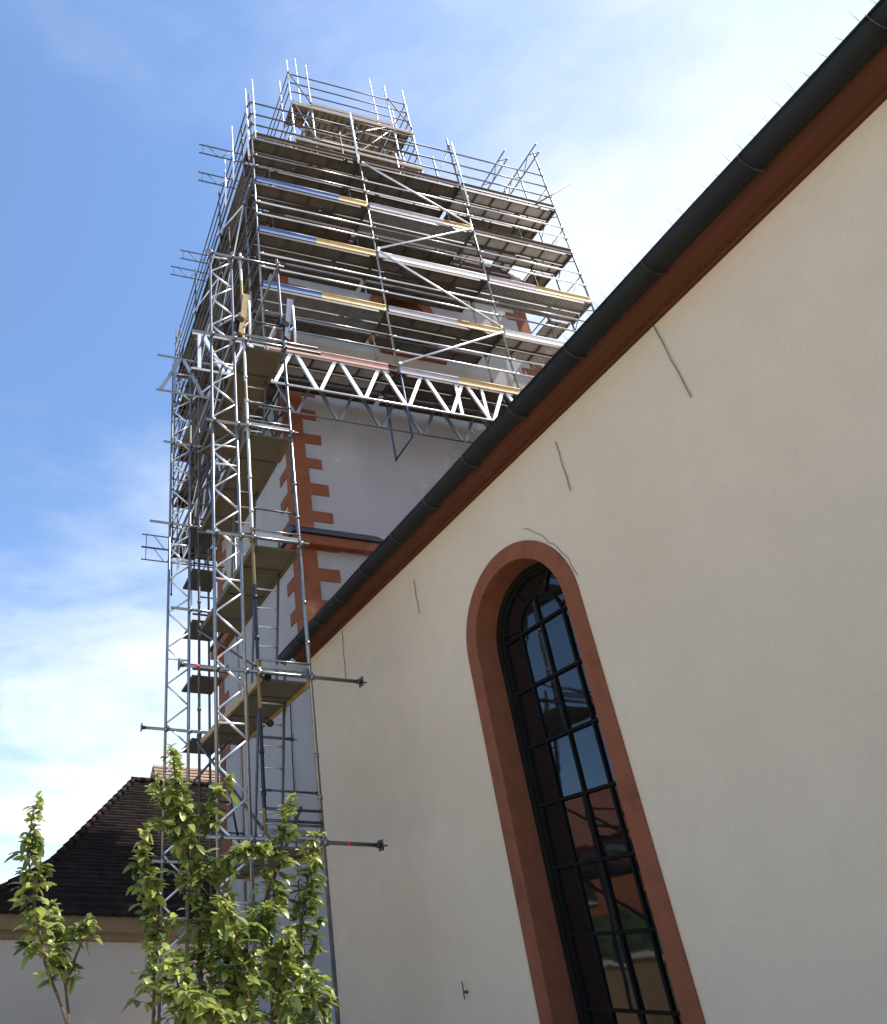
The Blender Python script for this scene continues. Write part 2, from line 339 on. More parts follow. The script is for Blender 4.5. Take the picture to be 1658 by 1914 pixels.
# cornice (boxed eaves)
mb = MB(); prof = [(5.2,6.79),(5.165,6.79),(5.16,6.815),(5.10,6.82),(5.03,6.845),(4.985,6.89),(4.97,6.905),(4.945,6.91),(4.93,6.98),(5.2,6.985)]
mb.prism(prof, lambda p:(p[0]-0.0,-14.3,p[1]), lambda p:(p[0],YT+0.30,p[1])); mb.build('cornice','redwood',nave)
# gutter half round
mb = MB(); N = 14; cx_, cz_, rr = 4.865, 6.985, 0.115
prof = [(cx_+rr*math.cos(math.pi+math.pi*i/N), cz_+rr*math.sin(math.pi+math.pi*i/N)) for i in range(N+1)]
ys = [-14.3+ i*1.0 for i in range(27)]+[YT+0.55]
vv = [[mb.bm.verts.new((p[0]+0.006*math.sin(y*1.7),y,p[1]+0.006*math.sin(y*2.3+1))) for p in prof] for y in ys]
for a, b_ in zip(vv, vv[1:]):
    for i in range(N): f = mb.bm.faces.new((a[i],a[i+1],b_[i+1],b_[i])); f.smooth = True
mb.bm.faces.new(vv[-1])
o = mb.build('gutter','gutter',nave); sm = o.modifiers.new('solid','SOLIDIFY'); sm.thickness = 0.006
# rolled lip
mb = MB(); mb.path([(4.752,y,6.992+0.006*math.sin(y*2.3+1)) for y in ys], 0.011, 8); mb.build('gutter_lip','gutter',nave)
for y in (2.25,3.2,4.2,5.1,6.0,6.9,7.8,8.8,9.7,10.6,11.5,1.3,0.4):
    mb = MB(); r1 = rr+0.012
    pts = [(cx_+r1*math.cos(math.pi+math.pi*i/10), y, cz_+r1*math.sin(math.pi+math.pi*i/10)) for i in range(11)]
    for p, q in zip(pts, pts[1:]): mb.bar(p, q, 0.03, 0.004, up=(0,1,0))
    mb.build('gutter_bracket','galvd',nave)
# roof
mb = MB(); tp = math.tan(R_(42)); Nr = 26; xs0, zs0 = 4.93, 7.0; L = 11.2-xs0
for side in (1,-1):
    for k in range(Nr):
        t0, t1 = k/Nr, (k+1)/Nr; s_ = 0.03
        def q(t, y, dz): 
            x = xs0+L*t; z = zs0+L*t*tp+dz
            return (x if side == 1 else 22.4-x, y, z)
        y0r, y1r = -14.4, YT-0.02
        for f in ((q(t0,y0r,s_),q(t0,y1r,s_),q(t1,y1r,0),q(t1,y0r,0)), (q(t0,y0r,-0.02),q(t0,y1r,-0.02),q(t0,y1r,s_),q(t0,y0r,s_))): mb.quad(*f)
mb.build('roof','navetile',nave)
# ------------------------------------------------------------------ spikes on the gutter lip
def spike_strip():
    s = thing('bird_spike_strip', 'strip', 'bird spikes', (4.76,0,7.0), 'bird spike strips along the nave gutter')
    mb = MB(); mb.box((4.752,0.01,6.996),(4.776,0.95,7.006)); mb.build('base_strip','galvd',s)
    mb = MB(); rnd = random.Random(3)
    for i in range(9):
        y = 0.05+i*0.105
        for d in ((-0.10,0.085),(-0.045,0.12)):
            mb.tube((4.765,y,7.0),(4.765+d[0]+rnd.uniform(-.012,.012),y+rnd.uniform(-.03,.03),7.0+d[1]),0.0008,4)
    mb.tube((4.765,0.03,7.006),(4.765,0.93,7.006),0.003,4)
    mb.build('spikes','galvd',s)
    return s
ss = spike_strip()
sl = ['nearest the top right corner of the photo','beyond the nearest one, against sky','above the top of the longest hanging wire','between the two nearest hanging wires','above the second hanging wire','just beyond the second hanging wire',
      'above the arched window','where the lattice girder meets the eaves','in front of the smooth grey tower wall','above the third hanging wire','in front of the slate covered tower ledge','at the quoins, above the smallest hanging wire','at the far end beside the scaffold ladder']
for i in range(13):
    s = ss if i == 0 else copy_tree(ss)
    s.location = (4.76, 0.1+i*0.97-0.4, 7.0)
    s['label'] = 'wire bird spikes on the gutter lip, '+sl[i]
# cables hanging from the eaves
for (y, z0, z1, dy, lab) in ((3.64,6.77,5.88,-0.05,'dark cable end hanging from the eaves above the window, longest and nearest'),(5.07,6.56,5.93,0.0,'thin dark cable end on the wall just right of the arched window top'),(8.12,6.48,5.96,0.0,'short dark cable end on the wall left of the arched window'),(10.5,6.74,5.88,0.05,'dark cable end under the far eaves, above the scaffold cross tube')):
    mb = MB(); pts = [(WX-0.015+0.004*math.sin(i*1.3),y+dy*i/8+0.002*math.sin(i*2.1),z0+(z1-z0)*i/8) for i in range(9)]
    mb.path(pts, 0.0055, 6); mark(mb.build('hanging_cable','wire'), lab, 'cable', 'cable ends hanging on the nave wall')
mb = MB(); mb.path([(WX-0.03,13.2,6.58),(WX-0.03,13.02,6.35),(WX-0.03,13.1,5.2),(WX-0.03,13.1,4.75)],0.011,6)
mb.path([(WX-0.03,13.3,6.2),(WX-0.03,13.28,6.5),(WX-0.03,13.2,6.58)],0.011,6)
mb.path([(WX-0.03,13.1,4.75),(WX-0.04,13.14,4.4),(WX-0.03,13.2,3.0),(WX-0.03,13.35,0.2)],0.013,6)
mark(mb.build('lightning_conductor','rope'), 'thin dark conductor wire running down the tower wall between two scaffold poles', 'wire')
mb = MB(); mb.tube((WX+0.0,8.42,1.5),(WX-0.05,8.42,1.5),0.015,8); mb.tube((WX-0.05,8.42,1.43),(WX-0.05,8.42,1.6),0.007,6)
mark(mb.build('wall_hook','galvd'), 'small metal wall hook low on the cream wall left of the window', 'hook')
# thin wire round the window head
mb = MB(); pts = []
for i in range(15):
    a = R_(66-i*4.2); rr_ = 1.09-0.10*min(1,i/6)+0.008*math.sin(i*1.9); pts.append((WX-0.008, WC-rr_*math.cos(a), WS+rr_*math.sin(a)))
mb.path(pts, 0.0035, 5); mark(mb.build('stray_wire','wire'), 'thin stray wire curving on the wall at the upper right of the window arch', 'wire')

# ------------------------------------------------------------------ tower
TX0, TX1, TY0, TY1, TZ = 5.2, 12.5, YT, 18.1, 18.7
tower = thing('church_tower', 'grey rendered church tower with red quoins behind scaffolding', 'church tower', (8.85,15,0))
mb = MB(); bm = mb.bm
# belfry opening in the front face: arch centre 8.6, outer r .92
BC, BR, BS, BB = 8.62, 0.62, 16.95, 15.45
def fr(y, pts): bm.faces.new([bm.verts.new((x,y,z)) for x,z in pts])
fr(TY0, [(TX0,0),(BC-BR,0),(BC-BR,TZ),(TX0,TZ)]); fr(TY0, [(BC+BR,0),(TX1,0),(TX1,TZ),(BC+BR,TZ)]); fr(TY0, [(BC-BR,0),(BC+BR,0),(BC+BR,BB),(BC-BR,BB)])
ap = [(BC+BR*math.cos(math.pi*i/20), BS+BR*math.sin(math.pi*i/20)) for i in range(21)]
for i in range(20): fr(TY0, [ap[i], (ap[i][0],TZ), (ap[i+1][0],TZ), ap[i+1]])
for q in (((TX0,TY0,0),(TX0,TY1,0),(TX0,TY1,TZ),(TX0,TY0,TZ)), ((TX1,TY0,0),(TX1,TY1,0),(TX1,TY1,TZ),(TX1,TY0,TZ)), ((TX0,TY1,0),(TX1,TY1,0),(TX1,TY1,TZ),(TX0,TY1,TZ))): mb.quad(*q)
mb.build('wall','tower',tower)
# belfry surround (red) + louvres
bel = thing('belfry_window','','',(BC,TY0,BB)); bel.parent = tower; bel.location = (BC-8.85,TY0-15,BB)
for k in ('label','category'):
    if k in bel: del bel[k]
mb = MB(); bm = mb.bm; r1 = 0.93
for i in range(20):
    a, b_ = math.pi*i/20, math.pi*(i+1)/20
    P = [(BC+r1*math.cos(a),BS+r1*math.sin(a)),(BC+r1*math.cos(b_),BS+r1*math.sin(b_)),(BC+BR*math.cos(b_),BS+BR*math.sin(b_)),(BC+BR*math.cos(a),BS+BR*math.sin(a))]
    fr(TY0-0.03, P); bm.faces.new([bm.verts.new(q) for q in ((P[0][0],TY0-0.03,P[0][1]),(P[1][0],TY0-0.03,P[1][1]),(P[1][0],TY0,P[1][1]),(P[0][0],TY0,P[0][1]))])
    bm.faces.new([bm.verts.new(q) for q in ((P[3][0],TY0-0.03,P[3][1]),(P[2][0],TY0-0.03,P[2][1]),(P[2][0],TY0+0.4,P[2][1]),(P[3][0],TY0+0.4,P[3][1]))])
for k in range(6):
    z = BS-0.28*(k+1)+0.0
    if z < BB-0.2: break
    w = 0.31 if k%2 else 0.62
    mb.box((BC-BR-w+0.1,TY0-0.03,z+0.002),(BC-BR,TY0+0.35,z+0.28)); mb.box((BC+BR,TY0-0.03,z+0.002),(BC+BR+w-0.1,TY0+0.35,z+0.28))
mb.box((BC-0.85,TY0-0.08,BB-0.18),(BC+0.95,TY0+0.3,BB-0.002)); mb.build('surround','red',bel)
mb = MB()
for k in range(14):
    z = BB+0.05+k*0.15; mb.bar((BC-BR,TY0+0.25,z),(BC+BR,TY0+0.25,z),0.02,0.16,up=(0,0.6,0.8))
mb.build('louvres','brownboard',bel)
mb = MB(); mb.box((BC-BR-0.1,TY0+0.4,BB),(BC+BR+0.1,TY0+0.5,BS+BR+0.1)); mb.build('backing','inside',bel)
# quoins: front-left corner, left face, far-left corner, front-right corner
qr = random.Random(12)
def quoin(corner, name='quoin'):
    mb = MB(); z = 7.36 if corner == 'fl' else 0.3; k = 0
    P_ = 0.35; e = 0.022
    while z < TZ-0.3:
        long_ = k%2
        if corner == 'fl':   # near left corner
            wx, wy = ((0.78 if z < 11 else 0.66),0.85) if long_ else ((0.36 if z < 11.2 else 0.27),0.45)
            h = 0.27 if long_ else 0.43
            wx += qr.uniform(-.05,.04); wy += qr.uniform(-.06,.05); h += qr.uniform(-.02,.02)
            mb.box((TX0-e,TY0-e,z),(TX0+wx,TY0+wy,z+h))
        elif corner == 'bl':
            wx, wy = (0.5,0.85) if long_ else (0.4,0.45); h = 0.27 if long_ else 0.43
            mb.box((TX0-e,TY1-wy,z),(TX0+wx,TY1+e,z+h))
        else:
            wx = 0.62 if long_ else 0.34; wy = 0.8 if long_ else 0.4; h = 0.27 if long_ else 0.43
            mb.box((TX1-wx,TY0-e,z),(TX1+e,TY0+wy,z+h))
        z += h; k += 1
    return mb.build(name,'red',tower)
quoin('fl'); quoin('bl'); quoin('fr')
# ledge with slate cover
def ledge(x0,y0,x1,y1,name='ledge'):
    mb = MB(); mb.box((x0,y0,9.22),(x1,y1,9.44)); mb.build('ledge','red',tower,bevel=0.02)
ledge(TX0-0.20,TY0-0.20,6.86,TY0-0.022); ledge(TX0-0.20,TY0-0.02,TX0-0.022,TY1+0.2)
mb = MB()
mb.prism([(TY0-0.26,9.443),(TY0-0.26,9.50),(TY0,9.74),(TY0,9.443)], lambda p:(TX0-0.26,p[0],p[1]), lambda p:(6.93,p[0],p[1]))
mb.prism([(TX0-0.26,9.444),(TX0-0.26,9.50),(TX0,9.74),(TX0,9.444)], lambda p:(p[0],TY0-0.0,p[1]), lambda p:(p[0],TY1+0.2,p[1]))
mb.build('ledge_slates','slate',tower)
# top cornice + tiled spire
mb = MB(); mb.box((TX0-0.22,TY0-0.22,TZ-0.02),(TX1+0.22,TY1+0.22,TZ+0.3)); mb.build('cornice','red',tower,bevel=0.04)
mb = MB(); cxx, cyy = 8.85,15.0; Nk = 36
for k in range(Nk):
    t0, t1 = k/Nk, (k+1)/Nk
    def rg(t, dz):
        hx, hy = (3.85*(1-t)+0.05, 3.2*(1-t)+0.05); zt_ = TZ+0.32+7.9*t+dz; return [(cxx-hx,cyy-hy,zt_),(cxx+hx,cyy-hy,zt_),(cxx+hx,cyy+hy,zt_),(cxx-hx,cyy+hy,zt_)]
    A, B = rg(t0,0.04), rg(t1,0); A2 = rg(t0,-0.02)
    for i in range(4): mb.quad(A[i],A[(i+1)%4],B[(i+1)%4],B[i]); mb.quad(A2[i],A2[(i+1)%4],A[(i+1)%4],A[i])
mb.build('spire','spiretile',tower)

# ------------------------------------------------------------------ scaffolding
LV = [13.36, 15.30, 17.24, 19.18, 21.12]
XS = [4.2, 7.3, 10.37, 13.44]
def standard(x, y, z0, z1, parent, m='galv', nodes=True, lab=None):
    mb = MB(); mb.tube((x,y,z0),(x,y,z1),0.0242,10)
    if nodes:
        z = LV[0]
        zz_ = [z0+0.05]+[L+d for L in LV+[23.06,25.0,26.94,28.9] for d in (0.0,0.6,1.06)]
        for q in zz_:
            if z0+0.02 < q < z1-0.08: mb.tube((x,y,q-0.03),(x,y,q+0.03),0.036,8)
    # spigot joint
    q = z0+1.94
    while q < z1-0.3: mb.tube((x,y,q-0.08),(x,y,q+0.02),0.029,10); q += 1.94
    return mb.build('standard',m,parent,label=lab)
def rail(a, b, parent, name='guard_rail', m='alu', r=0.021):
    mb = MB(); a, b = Vector(a), Vector(b); d = (b-a).normalized()
    mb.tube(a, b, r, 8); mb.tube(a+d*0.02, a+d*0.10, r*1.25, 8); mb.tube(b-d*0.10, b-d*0.02, r*1.25, 8)
    return mb.build(name, m, parent)
def deck(x0, y0, x1, y1, z, parent, style, along='x', gap=None):
    """a bay of two planks: thin top sheet, side flanges, ribs below"""
    mb = MB(); rib = MB(); ax = 0 if along == 'x' else 1
    n_pl = max(1, round(abs((y1-y0) if ax == 0 else (x1-x0))/0.33)); tot = (y1-y0) if ax == 0 else (x1-x0); w = tot/n_pl
    for i in range(n_pl):
        a0 = (y0 if ax == 0 else x0)+i*w+0.012; a1 = a0+w-0.024
        def bx(mbb, u0, u1, v0, v1, za, zb):
            if ax == 0: mbb.box((u0,v0,za),(u1,v1,zb))
            else: mbb.box((v0,u0,za),(v1,u1,zb))
        U0, U1 = (x0,x1) if ax == 0 else (y0,y1); U0 += 0.04; U1 -= 0.04
        bx(mb, U0, U1, a0+0.019, a1-0.019, z-0.012, z)
        bx(rib, U0, U1, a0, a0+0.018, z-0.065, z+0.002); bx(rib, U0, U1, a1-0.018, a1, z-0.065, z+0.002)
        bx(rib, U0-0.02, U0, a0, a1, z-0.06, z-0.004); bx(rib, U1, U1+0.02, a0, a1, z-0.06, z-0.004)
        st = {'steel':0.11,'wood':0.75,'light':0.55,'beige':1.0,'tan':0.24}[style]
        u = U0+st
        while u < U1-0.08:
            bx(rib, u-(0.012 if style=='steel' else 0.02), u+(0.012 if style=='steel' else 0.02), a0+0.02, a1-0.02, z-(0.024 if style=='steel' else 0.05), z-0.014); u += st
    d = mb.build('deck', {'steel':'steeldeck','wood':'wooddeck','light':'lightdeck','beige':'beigedeck','tan':'tandeck'}[style], parent)
    rib.build('deck_ribs', {'steel':'steeldeck','wood':'deckframe','light':'deckframe','beige':'beigedeck','tan':'deckframe'}[style], d)
    return d
def transom(a, b, parent, m='galvd'):
    mb = MB(); mb.bar(a, b, 0.05, 0.055)
    a, b = Vector(a), Vector(b); d = (b-a)
    for t, s_ in ((0.0,1),(1.0,-1)):
        p = a+d*t; mb.tube(p+Vector((0,0,-0.28)), p+d.normalized()*s_*0.22+Vector((0,0,-0.02)), 0.013, 6)
    return mb.build('transom', m, parent)
def toe(a, b, z, parent, segs, m2=None):
    """toe board made of differently coloured lengths"""
    a, b = Vector(a), Vector(b); d = b-a; t = 0; k = 0
    mats = []; mb = MB()
    for frac, mname in segs:
        if mname not in mats: mats.append(mname)
        p, q = a+d*t, a+d*(t+frac); t += frac
        before = len(mb.bm.faces)
        mb.bar(p+Vector((0,0,z+0.012)), q+Vector((0,0,z+0.012)), 0.03, 0.19)
        mb.tube(p+Vector((0,-0.012 if abs(d.x)>abs(d.y) else 0,z+0.075)), q+Vector((0,-0.012 if abs(d.x)>abs(d.y) else 0,z+0.075)), 0.026, 8)
        mb.bm.faces.ensure_lookup_table()
        for f in mb.bm.faces[before:]: f.material_index = mats.index(mname)
    return mb.build('toe_board', mats, parent)
def brace(a, b, parent, r=0.025, m='alu'):
    mb = MB(); mb.tube(a, b, r, 8); mb.tube(Vector(a)-Vector((0,0.02,0)), Vector(a)+Vector((0,0.03,0)), 0.035, 8); mb.tube(Vector(b)-Vector((0,0.02,0)), Vector(b)+Vector((0,0.03,0)), 0.035, 8)
    return mb.build('diagonal_brace', m, parent)

YO, YI = 10.70, 11.43
front = thing('scaffold', 'four-bay-tall scaffold across the tower front with blue and yellow toe boards and metal rails', 'scaffold', (8.8,YO,13.36), 'scaffolds round the church tower')
tops = [23.1,23.5,23.4,23.9]
for x, zt in zip(XS, tops):
    standard(x, YO, 13.3 if x < 13 else 12.6, zt, front); standard(x, YI, 13.3 if x<13 else 12.6, zt+0.25 if x!=XS[0] else 22.6, front)
# the mid pair reaches below the girders and is tied at its foot
mb = MB(); mb.tube((7.36,YO,11.5),(7.36,YO,13.3),0.024,8); mb.tube((7.36,YI,11.42),(7.36,YI,13.3),0.024,8); mb.tube((7.36,YO,11.5),(7.36,YI,11.45),0.02,8)
mb.build('dropped_frame','bluestrap',front)
for i in range(4):
    for L in LV: transom((XS[i],YO,L-0.06),(XS[i],YI,L-0.06),front)
styles = {0:['light','wood','light'],1:['steel','wood','light'],2:['wood','wood','steel'],3:['wood','steel','light'],4:['wood','wood','light']}
toes = {0:[[(0.93,'pink'),(0.07,'brownboard')],[(0.48,'mauve'),(0.52,'yellow')],[(1,'mauve')]],
        1:[[(0.47,'blue'),(0.53,'yellow')],[(0.60,'mauve'),(0.10,'oldyellow'),(0.30,'yellow')],[(0.7,'white'),(0.3,'blue')]],
        2:[[(0.48,'blue'),(0.52,'yellow')],[(0.12,'white'),(0.88,'white')],[(0.45,'mauve'),(0.55,'yellow')]],  # middle bay white: overexposed sun glare put into the board colour
        3:[[(0.74,'blue'),(0.26,'yellow')],[(0.72,'mauve'),(0.12,'oldyellow'),(0.16,'yellow')],[(1,'brownboard')]],
        4:[[(1,'brownboard')],[(1,'brownboard')],[(1,'deckframe')]]}
for li, L in enumerate(LV):
    for i in range(3):
        deck(XS[i], YO+0.03, XS[i+1], YI-0.03, L, front, styles[li][i])
        if li in (1,2,3) and i < 2 or li == 0 or li == 4: deck(XS[i]+0.05, YI+0.03, XS[i+1]-0.05, YI+0.36, L-0.01, front, 'wood')
        toe((XS[i]+0.04,YO-0.035,0),(XS[i+1]-0.04,YO-0.035,0), L+0.0, front, toes[li][i])
        zr = (0.6,1.06) if li < 4 else (0.5,1.0,1.55)
        for dz in zr: rail((XS[i],YO-0.03,L+dz),(XS[i+1],YO-0.03,L+dz),front,m='galvd' if (li == 4 and i < 2) else ('galv' if (li+i)%3 == 0 else 'alu'))  # top rails, left and middle bays: backlit darkness put into the metal colour
for a, b_ in (((7.36,21.0),(10.31,19.3)),((7.36,17.45),(10.28,19.15)),((7.34,17.35),(10.33,15.45)),((7.36,13.55),(10.3,15.25))):
    brace((a[0],YO-0.06,a[1]),(b_[0],YO-0.06,b_[1]),front)
# end frames guard at the right end
for L in LV[1:]:
    rail((XS[3],YO,L+1.0),(XS[3]+0.0,YI,L+1.0),front,'end_rail'); rail((XS[3],YO,L+0.95),(XS[3]-0.55,YO+0.05,L+0.08),front,'end_brace',r=0.012)
mb = MB(); mb.tube((12.7,YO-0.05,21.0),(14.35,YO-0.05,22.6),0.022,8); mb.build('loose_tube','galvd',front)
# stored tubes, couplers and boards on the decks
rs = random.Random(5)
for li, x0, x1 in ((3,4.5,6.8),(2,7.6,9.8),(4,7.6,10.0),(3,10.6,12.4)):
    mb = MB()
    for k in range(7):
        y = YO+0.12+0.07*k; L = LV[li]; a = rs.uniform(x0,x0+0.5); mb.tube((a,y,L+0.04+rs.uniform(0,.08)),(a+rs.uniform(1.2,x1-x0),y+rs.uniform(-.05,.05),L+0.05+rs.uniform(0,.14)),0.022,8)
    mark(mb.build('stored_tubes','alu'), {3:'loose silver tubes stored on the second deck from the top, %s end'%('left' if x0 < 6 else 'right'),2:'loose silver tubes stored on the middle deck of the tower front',4:'loose silver tubes stored on the topmost front deck'}[li], 'tubes', 'loose tubes stored on the scaffold decks')

for x, y, z0_, z1_ in ((4.28,10.62,20.9,23.75),(4.13,10.80,20.3,23.55),(4.24,11.05,20.6,23.3),(7.22,10.62,20.9,23.3),(10.46,10.66,20.3,23.2),(8.9,11.2,21.1,22.9),(5.6,11.3,21.1,22.6)):
    mb = MB(); mb.tube((x,y,z0_),(x,y,z1_),0.0245,10)
    for q in (0.25,0.9,1.45): mb.tube((x,y,z0_+q),(x,y,z0_+q+0.07),0.034,8)
    mb.build('guard_post','alu',front)
brace((10.4,YO,23.1),(10.0,YI+0.6,21.3),front,0.02)
# left scaffold
YL = [YI, 13.77, 16.84, 19.91]
left = thing('scaffold', 'narrow dark scaffold along the shaded left side of the tower, seen end-on', 'scaffold', (4.2,15.3,13.36), 'scaffolds round the church tower')
for j, y in enumerate(YL[1:]):
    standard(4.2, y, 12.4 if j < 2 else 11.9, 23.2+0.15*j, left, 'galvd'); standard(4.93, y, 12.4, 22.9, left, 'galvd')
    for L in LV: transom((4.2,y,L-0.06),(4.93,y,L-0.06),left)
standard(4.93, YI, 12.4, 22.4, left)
for li, L in enumerate(LV):
    for j in range(3):
        deck(4.23, YL[j], 4.9, YL[j+1], L, left, ('wood','steel','wood')[(li+j)%3], 'y')
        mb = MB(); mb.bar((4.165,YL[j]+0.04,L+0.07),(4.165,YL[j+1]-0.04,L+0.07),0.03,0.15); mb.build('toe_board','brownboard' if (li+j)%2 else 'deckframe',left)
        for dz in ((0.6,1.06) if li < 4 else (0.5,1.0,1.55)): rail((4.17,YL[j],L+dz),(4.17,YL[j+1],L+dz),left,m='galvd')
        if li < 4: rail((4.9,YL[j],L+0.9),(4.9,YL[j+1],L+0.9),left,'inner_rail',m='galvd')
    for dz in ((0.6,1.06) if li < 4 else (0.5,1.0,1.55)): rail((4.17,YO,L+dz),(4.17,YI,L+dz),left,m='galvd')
for k in range(4):
    y0_, y1_ = (YL[1],YL[2]) if k%2 else (YL[2],YL[1])
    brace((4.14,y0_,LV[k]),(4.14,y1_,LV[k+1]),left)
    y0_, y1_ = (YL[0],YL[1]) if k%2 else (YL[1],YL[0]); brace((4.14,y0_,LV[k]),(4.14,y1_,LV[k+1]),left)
cr_ = random.Random(31)
for k in range(34):
    y_ = cr_.uniform(11.6,19.3); z_ = cr_.uniform(12.6,21.0); x_ = cr_.choice((4.08,4.28,4.85,5.0))
    mb = MB(); kind_ = k%3
    if kind_ == 0: mb.tube((x_,y_,z_),(x_+cr_.uniform(-.15,.15),y_+cr_.uniform(-.3,.3),z_-cr_.uniform(1.0,3.5)),0.02,6)
    elif kind_ == 1: mb.tube((x_,y_,z_),(x_+cr_.uniform(-.1,.1),min(19.8,y_+cr_.uniform(1.5,3.0)),z_+cr_.uniform(-1.6,1.6)),0.02,6)
    else: mb.path([(x_,y_,z_),(x_+0.03,y_+0.1,z_-0.8),(x_,y_+0.05,z_-1.7),(x_+0.05,y_+0.2,z_-2.6)],0.012,5)
    mb.build('spare_tube' if kind_ < 2 else 'cable', ('galvd','brownboard','galv')[k%3] if kind_ < 2 else 'rope', left)
for y, zt in ((12.1,23.9),(12.9,23.5)):
    mb = MB(); mb.tube((4.13,y,21.2),(4.13,y,zt),0.0245,10); mb.tube((4.13,y,22.1),(4.13,y,22.2),0.036,8); mb.build('guard_post','alu',left)
# right scaffold
right = thing('scaffold', 'scaffold on the right side of the tower, its plank undersides crossing the sky gap', 'scaffold', (13.4,15.3,13.36), 'scaffolds round the church tower')
for y in YL[1:]:
    standard(13.44, y, 12.4, 23.3, right); standard(12.71, y, 12.4, 22.9, right,'galvd')
    for L in LV: transom((12.71,y,L-0.06),(13.44,y,L-0.06),right)
standard(12.71, YI, 12.4, 22.9, right)
for li, L in enumerate(LV):
    for j in range(3):
        deck(12.74, YL[j], 13.41, YL[j+1], L, right, ('wood','light','steel')[(li+j)%3], 'y')
        for dz in (0.6,1.06): rail((13.47,YL[j],L+dz),(13.47,YL[j+1],L+dz),right,m='galv')
# rear scaffold
rear = thing('scaffold', 'rear scaffold behind the tower, glimpsed past the left corner', 'scaffold', (8.8,19.2,13.36), 'scaffolds round the church tower')
for x in XS[1:3]:
    standard(x, 19.91, 12.9, 23.3, rear); standard(x, 19.18, 12.9, 23.0, rear)
for x in (4.2,13.44): standard(x, 19.18, 12.9, 23.0, rear)
for L in LV:
    for i in range(3):
        deck(XS[i]+0.03, 19.21, XS[i+1]-0.03, 19.88, L, rear, 'wood')
        for dz in (0.6,1.06): rail((XS[i],19.94,L+dz),(XS[i+1],19.94,L+dz),rear,m='galv')

# upper scaffold on top of the ring
UL = [23.5,25.45,27.5]
UX = [6.5,7.23,10.28,11.0]; UY = [12.75,13.48,16.5,17.2]
upper = thing('scaffold', 'smaller topmost scaffold standing above the tower roof against the sky, with beige decks', 'scaffold', (8.75,15,23.4), 'scaffolds round the church tower')
for ix, x in enumerate(UX):
    for iy, y in enumerate(UY):
        if ix in (1,2) and iy in (1,2): zt = 32.0 if iy == 1 else 31.5
        else: zt = 30.1 if iy in (0,1) else 29.8
        standard(x, y, 23.2, zt if not (ix in (1,2) and iy == 1) else 32.0, upper, 'alu')
for L in UL:
    deck(UX[1],UY[0]+0.03,UX[2],UY[1]-0.03,L,upper,'tan'); deck(UX[1],UY[2]+0.03,UX[2],UY[3]-0.03,L,upper,'tan')
    deck(UX[0]+0.03,UY[0],UX[1]-0.03,UY[1],L,upper,'tan','y'); deck(UX[2]+0.03,UY[0],UX[3]-0.03,UY[1],L,upper,'tan','y')
    deck(UX[2]+0.03,UY[1]+0.05,UX[3]-0.03,UY[2],L,upper,'tan','y')
    if L < 27: deck(UX[0]+0.03,UY[1]+0.05,UX[1]-0.03,UY[2],L,upper,'tan','y')
    deck(UX[1],UY[1]+0.03,UX[2],UY[1]+(0.7 if L > 27 else 1.4 if L > 25 else 0.7),L,upper,'tan')
    mb = MB(); mb.bar((UX[0],UY[0]-0.05,L-0.22),(UX[3],UY[0]-0.05,L-0.22),0.04,0.12); mb.build('ledger_board','tandeck',upper)
    for y in UY: 
        transom((UX[0],y,L-0.06),(UX[1],y,L-0.06),upper); transom((UX[2],y,L-0.06),(UX[3],y,L-0.06),upper)
    mb = MB(); mb.bar((UX[1],UY[0]-0.03,L+0.07),(UX[2],UY[0]-0.03,L+0.07),0.03,0.15); mb.build('toe_board','tandeck',upper)
    for dz in (0.6,1.15,1.7):
        rail((UX[0],UY[0],L+dz),(UX[3],UY[0],L+dz),upper,m='galvd'); rail((UX[3],UY[0],L+dz),(UX[3],UY[3],L+dz),upper,m='galvd')
        rail((UX[0],UY[0],L+dz),(UX[0],UY[3],L+dz),upper,m='galvd')
        if L > 27: rail((UX[0],UY[3],L+dz),(UX[3],UY[3],L+dz),upper,m='galvd')
for (xa,za_,xb,zb_) in ((7.23,25.5,6.55,27.4),(7.3,25.5,10.2,27.4),(6.5,29.2,7.2,27.6),(10.3,29.2,11.0,27.6),(7.3,25.3,10.2,23.6)):
    brace((xa,UY[0]-0.05,za_),(xb,UY[0]-0.05,zb_),upper,0.018,'galvd' if za_ > 29 else 'galv')
brace((UX[1]+1.5,UY[0],25.4),(UX[2],UY[0],27.4),upper,0.018)
mb = MB()
for k in range(9): mb.tube((8.0+0.05*k,UY[0]+0.1+0.06*k,27.55),(8.0+0.05*k+0.9,UY[0]+0.12+0.06*k,27.6+0.02*k),0.02,6)
mark(mb.build('stored_tubes','alu'), 'bundle of silver tubes lying on the topmost beige deck', 'tubes', 'loose tubes stored on the scaffold decks')

